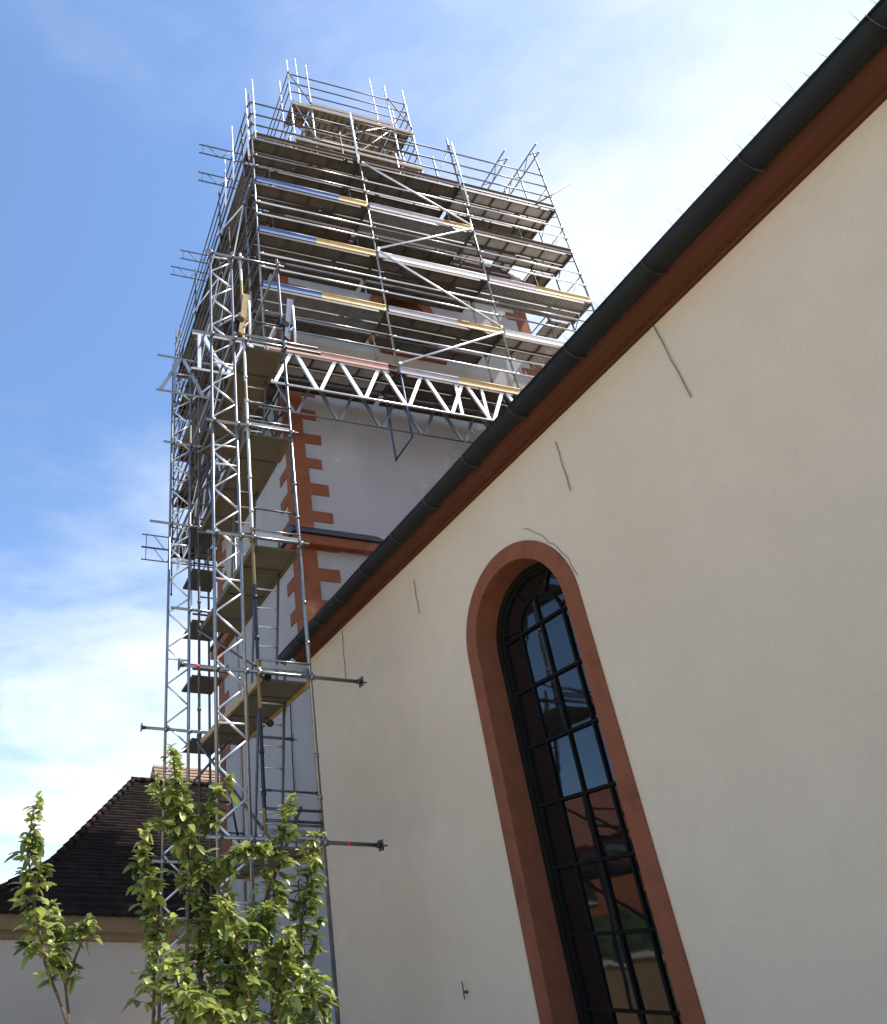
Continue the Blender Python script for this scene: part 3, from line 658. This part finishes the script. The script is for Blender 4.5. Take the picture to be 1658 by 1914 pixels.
# ------------------------------------------------------------------ lattice girders
def girder(name, label, a, b, h, pitch, strut, chord=0.024, m='alu', flat=True, start=0.0, group='lattice girders of the scaffold', verts=(), cat='lattice girder', z_off=0):
    a, b = Vector(a), Vector(b); d = (b-a); Ln = d.length; d.normalize(); up = Vector((0,0,1))
    side = d.cross(up)
    g_ = thing(name, label, cat, tuple(a), group)
    for dz in (0,-h): 
        mb = MB(); mb.tube(a+up*dz, b+up*dz, chord, 10); mb.build('chord', m, g_)
    def st(p, q):
        mb = MB()
        if flat: mb.bar(p, q, strut, strut*0.55, up=side) if False else mb.bar(p, q, strut*0.55, strut, up=up)
        else: mb.tube(p, q, strut/2, 8)
        mb.build('strut', m, g_)
    t = start
    while t < Ln-pitch*0.4:
        T0 = a+d*(t+0.03); 
        if t+pitch/2 <= Ln: st(T0, a+d*(t+pitch/2-0.04)-up*h)
        if t-pitch/2 >= -0.01: st(a+d*(t-0.03), a+d*(t-pitch/2+0.04)-up*h)
        t += pitch
    for v in verts:
        mb = MB(); mb.bar(a+d*v, a+d*v-up*h, strut*0.9, strut*0.5, up=side); mb.build('strut', m, g_)
    return g_
girder('lattice_girder','bright aluminium lattice girder under the tower front scaffold, the nearer and lower-left ending one',(2.6,YO,13.36),(10.55,YO,13.36),0.99,1.02,0.078,verts=(0.15,6.1,6.75),start=0.2)
girder('lattice_girder','grey lattice girder behind the bright one, seen against the plain tower wall',(2.0,YI,13.3),(10.6,YI,13.3),0.99,1.02,0.07,m='galv',verts=(0.4,),start=0.55)
girder('lattice_girder','lattice girder running back along the left side of the tower under the outer rails',(4.2,YO-0.6,13.3),(4.2,19.9,13.3),0.95,1.02,0.06,m='alu',start=0.4)
girder('lattice_girder','lattice girder running back close to the left tower wall',(4.93,YO+0.8,13.25),(4.93,19.9,13.25),0.95,1.02,0.055,m='galvd',start=0.3)
# small truss ends sticking out
for (y, z, x0, lab) in ((12.75,23.72,3.28,'upper of two truss ends sticking out left near the scaffold top'),(13.48,23.5,3.44,'lower of two truss ends sticking out left near the scaffold top'),
                    (16.45,23.6,3.55,'upper of two truss ends sticking out at mid-height on the left edge'),(17.1,23.5,3.35,'lower of two truss ends sticking out at mid-height on the left edge')):
    girder('truss_beam','small dark lattice truss, '+lab,(x0,y,z),(13.2,y,z),0.42,0.8,0.022,chord=0.02,m='galvd',flat=False,group='truss beams carrying the upper scaffold',verts=(0.12,),start=0.25,cat='truss')
for (y, z, x0, lab) in ((18.95,13.4,3.04,'upper of the two truss ends sticking out over the sky beside the far mast'),(19.68,13.4,3.16,'lower of the two truss ends sticking out over the sky beside the far mast')):
    girder('truss_beam','small dark lattice truss, '+lab,(x0,y,z),(12.9,y,z),0.46,0.85,0.024,chord=0.02,m='galvd',flat=False,group='truss beams under the rear scaffold',verts=(0.15,),start=0.35,cat='truss')
for (x, y0_, lab) in ((12.45,10.75,'shorter, left one of two truss ends pointing up over the right end of the top deck'),(13.25,10.35,'longer, right one of two truss ends pointing up over the right end of the top deck')):
    girder('truss_beam','small lattice truss, '+lab,(x,y0_,23.75),(x,19.5,23.75),0.42,0.8,0.022,chord=0.02,m='galvd',flat=False,group='truss beams carrying the upper scaffold',verts=(0.3,),start=0.4,cat='truss')

# ------------------------------------------------------------------ access tower
YA, YB = 8.46, 11.53
MX = [2.38, 2.77, 2.95, 3.66]
LA = [3.0,5.03,7.02,9.05,10.92,12.95]
acc = thing('scaffold_stair_tower', 'tall slim access scaffold beside the nave with lattice masts, cross tubes and beige platforms', 'scaffold tower', (3.0,10,0))
def mast(y, z1, parent, ph=0.0, lab=None):
    mt = MB()
    for x in MX[:2]: mt.tube((x,y,0.1),(x,y,z1),0.0245,10)
    o = mt.build('lattice_mast','galv',parent,label=lab)
    mb = MB(); z = 0.4+ph; k = 0
    while z < z1-0.35:
        if k%2 == 0: mb.tube((MX[0],y,z),(MX[1],y,z+0.33),0.0155,8)
        else: mb.tube((MX[1],y,z),(MX[0],y,z+0.33),0.0155,8)
        z += 0.335; k += 1
    mb.build('mast_diagonals','alu',o)
    for z in (2.3,4.3,8.25,8.6,12.9,10.3,6.3):
        mb = MB(); mb.tube((MX[0],y,z+ph*0.4),(MX[1],y,z+ph*0.4),0.016,8); mb.build('mast_rung','alu',o)
    return o
mast(YA,13.1,acc,0.05); mast(YB,13.2,acc,0.12)
for y, m1 in ((YA,'painted'),(YB,'galvd')):
    for x, mm, zt in ((MX[2],m1,13.15),(MX[3],'galv',13.2)):
        mb = MB(); mb.tube((x,y,0.1),(x,y,zt),0.0245,10)
        for z in LA: mb.tube((x,y,z-0.05),(x,y,z+0.05),0.042,8)
        for z in (3.5,4.0,5.5,6.1,7.5,8.1,9.6,10.1,11.4): mb.tube((x,y,z-0.025),(x,y,z+0.025),0.034,8)
        mb.build('standard',mm,acc)
def ctube(x0, x1, y, z, plate0=False, plate1=False, parent=acc, red=None, tilt=0.0):
    mb = MB(); mb.tube((x0,y-0.055,z),(x1,y-0.055,z+tilt),0.0245,10)
    for x in MX:
        if x0 < x < x1: mb.tube((x-0.03,y-0.055,z),(x+0.03,y-0.055,z),0.04,8); mb.tube((x,y-0.055,z),(x,y+0.0,z),0.03,8)
    o = mb.build('cross_tube','galv',parent)
    pl = MB(); any_ = False
    if plate0: pl.tube((x0-0.0,y-0.055,z),(x0-0.012,y-0.055,z),0.085,4); pl.tube((x0,y-0.055,z),(x0+0.05,y-0.055,z),0.032,8); any_ = True
    if plate1: pl.tube((x1,y-0.055,z+tilt),(x1+0.012,y-0.055,z+tilt),0.085,4); pl.tube((x1-0.05,y-0.055,z+tilt),(x1,y-0.055,z+tilt),0.032,8); pl.tube((x1,y-0.055,z+tilt),(x1+0.09,y-0.055,z+tilt),0.010,6); any_ = True
    if any_: pl.build('end_plate','galvd',o)
    if red:
        rb = MB(); rb.tube((red,y-0.055,z),(red+0.05,y-0.055,z),0.026,10); rb.build('red_mark','tubered',o)
    return o
for z in LA:
    if abs(z-3.0) < .1: ctube(2.15,4.35,YA,z-0.02,False,True,red=3.92)
    elif abs(z-5.03) < .1: ctube(1.90,4.34,YA,z-0.03,True,True,red=2.1)
    elif abs(z-7.02) < .1: ctube(2.26,3.78,YA,z)
    elif abs(z-10.92) < .1: ctube(2.04,4.3,YA,z-0.02); ctube(2.95,4.25,YA,z+0.09)
    else: ctube(2.27,3.76,YA,z)
ctube(1.98,4.54,YB,5.1,True,True); ctube(2.42,3.4,YB,7.3); ctube(1.98,3.7,YB,9.06); ctube(2.2,3.7,YB,3.1,False,False); ctube(2.2,3.9,YB,11.0)
# platforms
for i, z in enumerate((3.0,5.03,7.02,9.05,10.92)):
    y1_ = YB-0.05
    mb = MB(); mb.box((MX[2]+0.04,YA+0.02,z-0.10),(MX[3]-0.05,y1_,z-0.075)); d = mb.build('platform','beigedeck',acc)
    mb = MB()
    for x in (MX[2]+0.02, MX[3]-0.03): mb.box((x-0.018,YA,z-0.14),(x+0.018,y1_,z-0.055))
    mb.build('platform_side','oldyellow' if i in (0,1) else 'beigedeck',d)
    for y in (YA+0.6,YA+1.5,YA+2.4):
        mb = MB(); mb.box((MX[2]+0.045,y,z-0.112),(MX[3]-0.055,y+0.03,z-0.101)); mb.build('cross_batten','deckframe',d)
    mb = MB(); mb.bar((MX[2]+0.03,YA-0.01,z+0.08),(MX[3]-0.03,YA-0.01,z+0.07),0.03,0.065); mb.tube((MX[2],YA-0.02,z+0.16),(MX[3],YA-0.02,z+0.16),0.014,6); mb.build('toe_board','galv',acc)
    for y in (YA+0.02, y1_-0.02):
        rail((MX[2],y,z+0.55),(MX[3],y,z+0.55),acc,'guard_rail','galvd',0.014) if i != 1 else None
# dark landings on the far bay
for z in (4.0,5.1,6.2,7.25,8.3,9.3):
    mb = MB(); mb.box((MX[2]-0.1,YB+0.10,z-0.10),(MX[3]-0.25,YB+0.9,z-0.06)); mb.tube((MX[2]-0.1,YB+0.08,z+0.04),(MX[3]-0.2,YB+0.08,z+0.04),0.02,6)
    mb.build('landing','deckframe',acc)
mb = MB()
for x in (MX[2]+0.05, MX[2]+0.45):
    mb.tube((x,YB+1.0,0.2),(x,YB+1.0,13.0),0.024,8)
mb.build('rear_uprights','galvd',acc)
# long side tubes between the near and far frames
for x in (MX[1],MX[3]):
    for z in (10.92,12.95):
        mb = MB(); mb.tube((x,YA-0.1,z+0.06),(x,YB+0.1,z+0.06),0.024,8); mb.build('side_tube','galv',acc)
for z0_, z1_ in ((3.1,4.95),(5.1,6.95),(7.1,9.0),(9.1,10.9)):
    mb = MB(); mb.tube((MX[2]-0.03,YA,z0_),(MX[2]-0.03,YB,z1_),0.02,8); mb.build('diagonal_brace','galvd',acc)
mb = MB(); mb.tube((MX[2],YB,9.9),(4.9,YI+0.1,12.4),0.03,8); mb.tube((MX[2],YB,9.0),(4.2,YI+3,12.4),0.024,8); mb.tube((MX[0],YB,9.6),(4.2,YI+1,12.4),0.024,8)
mb.build('raking_strut','galvd',acc)
mb = MB(); mb.tube((MX[2],YA+0.2,2.3),(4.05,YA+1.6,3.7),0.024,8); mb.tube((MX[2],YB-1.2,4.6),(MX[3]-0.1,YB-0.2,3.2),0.02,8); mb.tube((2.5,YB,3.9),(3.7,YB-0.6,5.3),0.02,8); mb.build('raking_strut','galvd',acc)
# right-hand tube to lower ledge: guard rails of the lowest platform
for z in (3.33,3.2): mb = MB(); mb.tube((MX[2]+0.02,YA-0.02,z),(MX[3],YA-0.02,z),0.017,6); mb.build('guard_rail','galvd',acc)
# ladders
def ladder(x0, y0, z0, x1, y1, z1, w=0.37):
    s = thing('ladder','l','ladder',(x0,y0,z0),'aluminium ladders inside the access tower')
    a, b = Vector((x0,y0,z0)), Vector((x1,y1,z1)); d = (b-a)
    for off in (0,w):
        mb = MB(); mb.bar(a+Vector((off,0,0)), b+Vector((off,0,0)), 0.022, 0.055, up=(0,1,0)); mb.build('stile','galvd',s)
    n_ = int(d.length/0.28)
    for i in range(1,n_):
        p = a+d*(i/n_); mb = MB(); mb.tube(p, p+Vector((w,0,0)), 0.014, 8); mb.build('rung','alu',s)
    return s
ld = ladder(3.22,9.6,4.98,3.22,9.05,7.5)
ld['label'] = 'aluminium ladder standing behind the platform level with the eaves end'
for loc, lab in (((3.22,9.7,2.95),'aluminium ladder in the access tower, lowest, in front of the dark roof'),((3.2,10.4,6.98),'aluminium ladder in the access tower beside the tower quoins, third from the ground'),((3.2,9.6,9.0),'aluminium ladder in the access tower leading up to the lattice girders')):
    c = copy_tree(ld); c.location = loc; c['label'] = lab
# lifting gear
def winch(name, x, y, z, m, lab, cat):
    s = thing(name, lab, cat, (x,y,z))
    mb = MB()
    for k in range(4): mb.bar((x+0.03*k,y-0.03+0.02*k,z),(x+0.12+0.03*k,y,z+1.0),0.03,0.045,up=(0,1,0))
    mb.tube((x,y,z+0.05),(x+0.2,y,z+0.35),0.02,6); mb.tube((x,y,z+0.5),(x+0.24,y,z+0.3),0.02,6)
    mb.build('folded_arm',m,s)
    mb = MB(); mb.tube((x+0.02,y-0.05,z+0.32),(x+0.02,y+0.03,z+0.32),0.07,12); mb.build('pulley','dark',s)
    mb = MB(); mb.tube((x+0.2,y,z-0.15),(x+0.2,y,z+0.85),0.026,8); mb.build('post','alu',s)
    return s
winch('hoist_arm',3.68,8.44,11.15,'bluestrap','dark blue folded hoist arm clamped near the top of the right access tower pole','hoist')
winch('hoist_arm',2.86,8.44,11.05,'oldyellow','dull yellow folded hoist arm clamped near the top middle pole of the access tower','hoist')
# couplers and a pulley wheel on the painted standard
for z, lab in ((4.35,'small round pulley on the blue painted pole, lower one'),(4.95,'small round pulley on the blue painted pole, upper one')):
    mb = MB(); mb.tube((3.06,8.40,z),(3.06,8.44,z),0.045,14); mb.tube((2.97,8.43,z),(3.06,8.43,z),0.012,6); mark(mb.build('pulley','dark'), lab, 'pulley')

# ------------------------------------------------------------------ annex building lower left
ann = thing('annex_building', 'low grey rendered building with a shade-darkened brown tiled hipped roof, behind the fruit trees', 'building', (5,25,0))
mb = MB(); mb.box((-0.5,22.4,0),(12.5,29.5,2.45)); mb.build('wall','annex',ann)
mb = MB(); mb.prism([(22.4,2.42),(22.30,2.46),(22.28,2.62),(22.05,2.66),(21.98,3.02),(22.4,3.05)], lambda p:(-0.8,p[0],p[1]), lambda p:(12.5,p[0],p[1])); mb.build('cornice','band',ann)
mb = MB(); bm = mb.bm
# hipped roof with flared eaves, course by course
ridgeY, ridgeZ, rx0 = 25.5, 7.5, 4.2
HP = [(0,-1.0,0.0),(0.07,0.1,0.12),(0.22,1.40,0.29),(1,4.2,1.0)]
def hipv(t, j):
    for A_, B_ in zip(HP, HP[1:]):
        if t <= B_[0]: return A_[j]+(B_[j]-A_[j])*(t-A_[0])/(B_[0]-A_[0])
    return HP[-1][j]
def interp(t): return hipv(t,2)
Nc = 40; yE, zE = 21.85, 3.05
for k in range(Nc):
    t0, t1 = k/Nc, (k+1)/Nc
    def pt(t, dz): return (yE+(ridgeY-yE)*t, zE+(ridgeZ-zE)*interp(t)+dz, hipv(t,1), 29.9+(ridgeY-29.9)*t)
    A, A2, B = pt(t0,0.05), pt(t0,-0.03), pt(t1,0)
    seg = 40
    for s_ in range(seg):
        u0, u1 = s_/seg, (s_+1)/seg; j = 0.012*math.sin(s_*7.3+k*3.1)
        def X(Pt, u): return Pt[2]+(12.6-Pt[2])*u
        ja, jb = 0.012*math.sin(s_*7.3+k*3.1), 0.012*math.sin((s_+1)*7.3+k*3.1)
        mb.quad((X(A,u0),A[0],A[1]+ja),(X(A,u1),A[0],A[1]+jb),(X(B,u1),B[0],B[1]-0.012),(X(B,u0),B[0],B[1]-0.012))
        mb.quad((X(A2,u0),A[0]+0.0,A2[1]),(X(A2,u1),A[0],A2[1]-0.02),(X(A,u1),A[0],A[1]+jb),(X(A,u0),A[0],A[1]+ja))
    mb.quad((A[2],A[0],A[1]),(B[2],B[0],B[1]),(B[2],B[3],B[1]),(A[2],A[3],A[1])); mb.quad((A[2],A[3],A[1]),(B[2],B[3],B[1]),(12.6,B[3],B[1]),(12.6,A[3],A[1]))
mb.build('roof','shadetile',ann)
mb = MB(); x = rx0-0.1
while x < 12.4: mb.tube((x,ridgeY,ridgeZ+0.0),(x+0.36,ridgeY,ridgeZ+0.02),0.13,8,r2=0.10); x += 0.34
# hip tiles
for k in range(20):
    t0, t1 = k/20, (k+1)/20
    def hp(t): return Vector((hipv(t,1), yE+(ridgeY-yE)*t, zE+(ridgeZ-zE)*interp(t)+0.03))
    mb.tube(hp(t0), hp(t1), 0.12, 8, r2=0.09)
mb.build('ridge_tiles','shadetile',ann)
# sunlit roof further back
far = thing('far_building', 'distant house roof with sunlit pale red tiles, just showing above the dark roof', 'building', (10,34,0))
mb = MB(); mb.box((6.6,33,0),(20,39,7.4)); mb.build('wall','annex',far)
mb = MB()
for k in range(14):
    t0, t1 = k/14, (k+1)/14
    for s_ in range(30):
        u0, u1 = s_/30, (s_+1)/30
        mb.quad((6.75+14*u0,32.5+3.0*t0,7.85+2.75*t0+0.05),(6.75+14*u1,32.5+3.0*t0,7.85+2.75*t0+0.05),(6.75+14*u1,32.5+3.0*t1,7.85+2.75*t1),(6.75+14*u0,32.5+3.0*t1,7.85+2.75*t1))
mb.quad((6.75,35.5,10.6),(20,35.5,10.6),(20,39.5,6.4),(6.35,39.5,6.4)); mb.build('roof','redtile',far)
# house and garden wall opposite the window (seen mirrored in the panes)
hs = thing('orange_house', 'orange rendered house mirrored in the window panes', 'house', (-16,28,0))
mb = MB(); mb.box((-24,14,0),(-13.0,42,6.7)); mb.build('wall','orange',hs)
mb = MB(); mb.prism([(-12.5,6.6),(-18.5,10.4),(-24.5,6.6)], lambda p:(p[0],13.6,p[1]), lambda p:(p[0],42.4,p[1])); mb.build('roof','navetile',hs)
for y in (16,20,24,28,32,36):
    mb = MB(); mb.box((-13.0,y,4.6),(-12.96,y+1.1,6.0)); w_ = mb.build('window','inside',hs)
    mb = MB(); mb.box((-12.96,y-0.08,4.5),(-12.90,y+1.18,4.58)); mb.build('sill','paleband',w_)
mb = MB(); rh = random.Random(9); nx = 90; hgt = [4.1+0.25*math.sin(i*0.9)+rh.uniform(-.15,.15) for i in range(nx+1)]
for i in range(nx):
    ya, yb = 10+34*i/nx, 10+34*(i+1)/nx
    for k in range(12):
        za, zb = k/12, (k+1)/12
        def hp_(y, t, h, q): return (-11.9+0.12*math.sin(y*5+t*20)+0.08*math.sin(y*13+q)-0.5*t*t, y, h*t)
        mb.quad(hp_(ya,za,hgt[i],k), hp_(yb,za,hgt[i+1],k), hp_(yb,zb,hgt[i+1],k+1), hp_(ya,zb,hgt[i],k+1))
    mb.quad((-12.4,ya,hgt[i]),(-12.4,yb,hgt[i+1]),(-12.8,yb,0),(-12.8,ya,0))
mark(mb.build('hedge','hedge'), 'tall dark hedge mirrored in the window panes below the orange house', 'hedge')
gw = thing('garden_wall', 'olive brown garden wall with a pale cap, mirrored low in the window panes', 'wall', (-11,25,0))
mb = MB(); mb.box((-11.3,6,0),(-11.0,44,2.35)); mb.build('wall','band',gw)
mb = MB(); mb.box((-11.38,6,2.353),(-10.92,44,2.5)); mb.build('cap','paleband',gw)

# ------------------------------------------------------------------ fruit trees
BR = {
'L1':[(0.303,3.000,1.441),(0.204,3.000,1.640),(0.153,2.980,1.809),(0.098,2.970,1.987),(0.102,2.950,2.117),(0.118,2.950,2.192)],
'L2':[(0.303,3.000,1.441),(0.284,3.050,1.575),(0.245,3.100,1.694),(0.222,3.120,1.839)],
'L3':[(0.284,3.050,1.575),(0.323,3.000,1.693),(0.338,2.950,1.773)],
'R1':[(0.807,3.100,1.426),(0.795,3.100,1.722),(0.735,3.050,2.023),(0.677,3.000,2.217),(0.646,3.000,2.444)],
'R2':[(0.597,3.000,1.432),(0.597,3.000,1.612),(0.628,3.050,1.753),(0.567,3.000,1.914),(0.530,2.950,2.002),(0.533,2.900,2.101)],
'R3':[(0.913,3.100,1.426),(0.891,3.050,1.651),(0.868,3.000,1.830),(0.886,3.000,1.896)],
'R4':[(1.097,3.150,1.423),(1.088,3.150,1.655),(1.053,3.100,1.842),(1.115,3.050,2.039),(1.191,3.050,2.278)],
'R5':[(1.209,3.200,1.420),(1.238,3.200,1.657),(1.244,3.150,1.850),(1.268,3.100,2.010),(1.312,3.100,2.139)],
'R6':[(0.928,2.900,1.437),(0.890,2.850,1.648),(0.863,2.850,1.749),(0.794,2.800,1.849)],
'R7':[(0.689,2.900,1.438),(0.651,2.850,1.580),(0.630,2.850,1.677)],
'R8':[(0.786,3.080,1.930),(0.916,3.000,2.024),(1.035,2.950,2.063)],
'R9':[(1.066,2.900,1.437),(1.094,2.850,1.535),(1.147,2.850,1.568)],
'R10':[(0.752,3.050,2.024),(0.795,3.000,2.182),(0.901,3.000,2.339)],
'R11':[(0.864,3.000,1.650),(0.940,2.900,1.753),(1.007,2.900,1.845)],
'R12':[(1.048,3.000,1.565),(1.089,2.950,1.670),(1.087,2.900,1.757)],
'R13':[(0.685,3.000,2.094),(0.626,3.100,2.234),(0.605,3.100,2.342)],
'R14':[(1.097,2.800,1.443),(1.132,2.800,1.521),(1.145,2.800,1.618)],
'R15':[(0.766,2.800,1.443),(0.735,2.750,1.521),(0.649,2.700,1.566)],
}
def add_leaf(bm, tint, p, direc, nrm, ln, wd, tv, rnd):
    d = direc.normalized(); s_ = d.cross(nrm)
    if s_.length < 1e-3: s_ = d.orthogonal()
    s_.normalize(); nn = s_.cross(d)
    N_ = 4; rows = []; bend = rnd.uniform(0.2,1.1); fold = rnd.uniform(0.1,0.45); tw = rnd.uniform(-0.5,0.5)
    ctr = p.copy(); dd = d.copy()
    for i in range(N_+1):
        t = i/N_; w = wd*0.5*(math.sin(math.pi*min(1,t*0.93+0.04))**0.6)*(1-0.18*t)
        ax = (s_*math.cos(tw*t)+nn*math.sin(tw*t))
        up_ = ax.cross(dd)
        rows.append((bm.verts.new(ctr-ax*w+up_*(w*fold)), bm.verts.new(ctr), bm.verts.new(ctr+ax*w+up_*(w*fold))))
        dd = (dd-nn*bend/N_).normalized(); ctr = ctr+dd*(ln/N_)
    for a, b_ in zip(rows, rows[1:]):
        for i in (0,1):
            f = bm.faces.new((a[i],a[i+1],b_[i+1],b_[i])); f.smooth = True; f[tint] = tv
def tree(name, label, base, branches, dens, seed, spread, trunk_to):
    rnd = random.Random(seed)
    tr = thing(name, label, 'fruit tree', base, 'young fruit trees in front of the church')
    mb = MB()
    for q in trunk_to:
        b0 = Vector(base); q = Vector(q); mid = (b0+q)/2+Vector((rnd.uniform(-.03,.03),rnd.uniform(-.05,.05),0)); mid.x = b0.x+(q.x-b0.x)*0.35; mid2 = b0+Vector((0,0,0.45))
        mb.path([b0, mid2, mid, q], 0.022, 8, 0.008)
    mb.build('trunk','bark',tr)
    leaves = bmesh.new(); tint = leaves.faces.layers.float.new('tint'); tw = MB()
    for key, dn_, start in branches:
        pts = [Vector(p) for p in BR[key]]
        segs = [(a, b_) for a, b_ in zip(pts, pts[1:])]; tot = sum((b_-a).length for a, b_ in segs)
        fine = [pts[0]]
        for a, b_ in segs:
            for q in (0.33,0.66,1): fine.append(a.lerp(b_,q)+Vector((rnd.uniform(-.004,.004),rnd.uniform(-.004,.004),0)))
        tw.path(fine, 0.0062, 6, 0.0018)
        nsp = int(tot*dens*dn_)
        for k in range(nsp):
            s_ = start+(1-start)*(k+rnd.random())/nsp; L_ = s_*tot; acc_ = 0
            for a, b_ in segs:
                l_ = (b_-a).length
                if acc_+l_ >= L_: p = a.lerp(b_, (L_-acc_)/l_); dr = (b_-a).normalized(); break
                acc_ += l_
            tip = s_; sp = spread*(1.0-0.72*max(0,(s_-0.55)/0.45))
            a_ = rnd.uniform(0,2*math.pi); out = Vector((math.cos(a_),math.sin(a_),rnd.uniform(-0.15,0.7))).normalized()
            q = p+out*sp*rnd.uniform(0.15,1.0)
            tw.path([p, p.lerp(q,0.5)+Vector((0,0,0.004)), q], 0.0018, 4, 0.001)
            nl = rnd.randint(3,6); size = (0.046 if s_ < 0.85 else 0.030)
            tvb = rnd.random()**1.3
            for m_ in range(nl):
                a2 = rnd.uniform(0,2*math.pi)
                dv = (Vector((math.cos(a2),math.sin(a2),rnd.uniform(-1.1,0.45)))+out*0.55+dr*0.3)
                nv = Vector((rnd.uniform(-.6,.6),rnd.uniform(-.6,.6),1)).normalized()
                ln = size*rnd.uniform(0.7,1.45)
                add_leaf(leaves, tint, q+Vector((rnd.uniform(-.008,.008),rnd.uniform(-.008,.008),rnd.uniform(-.008,.008))), dv, nv, ln, ln*rnd.uniform(0.42,0.64), min(1,max(0,tvb*0.7+rnd.uniform(0,0.35)+(0.25 if s_ > 0.85 else 0))), rnd)
        # tuft at the tip
        for m_ in range(7):
            a2 = rnd.uniform(0,2*math.pi); dv = Vector((math.cos(a2)*0.6,math.sin(a2)*0.6,rnd.uniform(0.0,1.0)))
            add_leaf(leaves, tint, pts[-1], dv, Vector((0,0,1)), 0.03*rnd.uniform(.6,1.2), 0.012, rnd.uniform(0.5,1), rnd)
    tw.build('branches','bark',tr)
    me = bpy.data.meshes.new('foliage'); bmesh.ops.translate(leaves, verts=leaves.verts, vec=-Vector(base)); leaves.to_mesh(me); leaves.free()
    o = bpy.data.objects.new('foliage', me); col.objects.link(o); me.materials.append(M['leaf']); o.parent = tr
    return tr
tree('fruit_tree','slender young fruit tree at the left edge with three thin leafy shoots',(0.36,3.02,0),[('L1',1.0,0.22),('L2',0.95,0.35),('L3',0.7,0.7)],84,11,0.066,[(0.303,3.0,1.441)])
tree('fruit_tree','bushy young fruit tree with many upright leafy shoots in front of the access scaffold',(0.95,3.05,0),
     [('R1',1.25,0.03),('R2',1.0,0.1),('R3',1.2,0.0),('R4',1.05,0.0),('R5',1.0,0.05),('R6',1.2,0.0),('R7',1.0,0.0),('R8',1.2,0.0),('R9',1.2,0.0),('R10',0.6,0.0),('R11',1.1,0.0),('R12',1.3,0.0),('R13',0.9,0.0),('R14',1.3,0.0),('R15',1.3,0.0)],
     112,23,0.078,[BR['R1'][0],BR['R2'][0],BR['R3'][0],BR['R4'][0],BR['R5'][0],BR['R6'][0],BR['R7'][0],BR['R9'][0],BR['R14'][0],BR['R15'][0]])
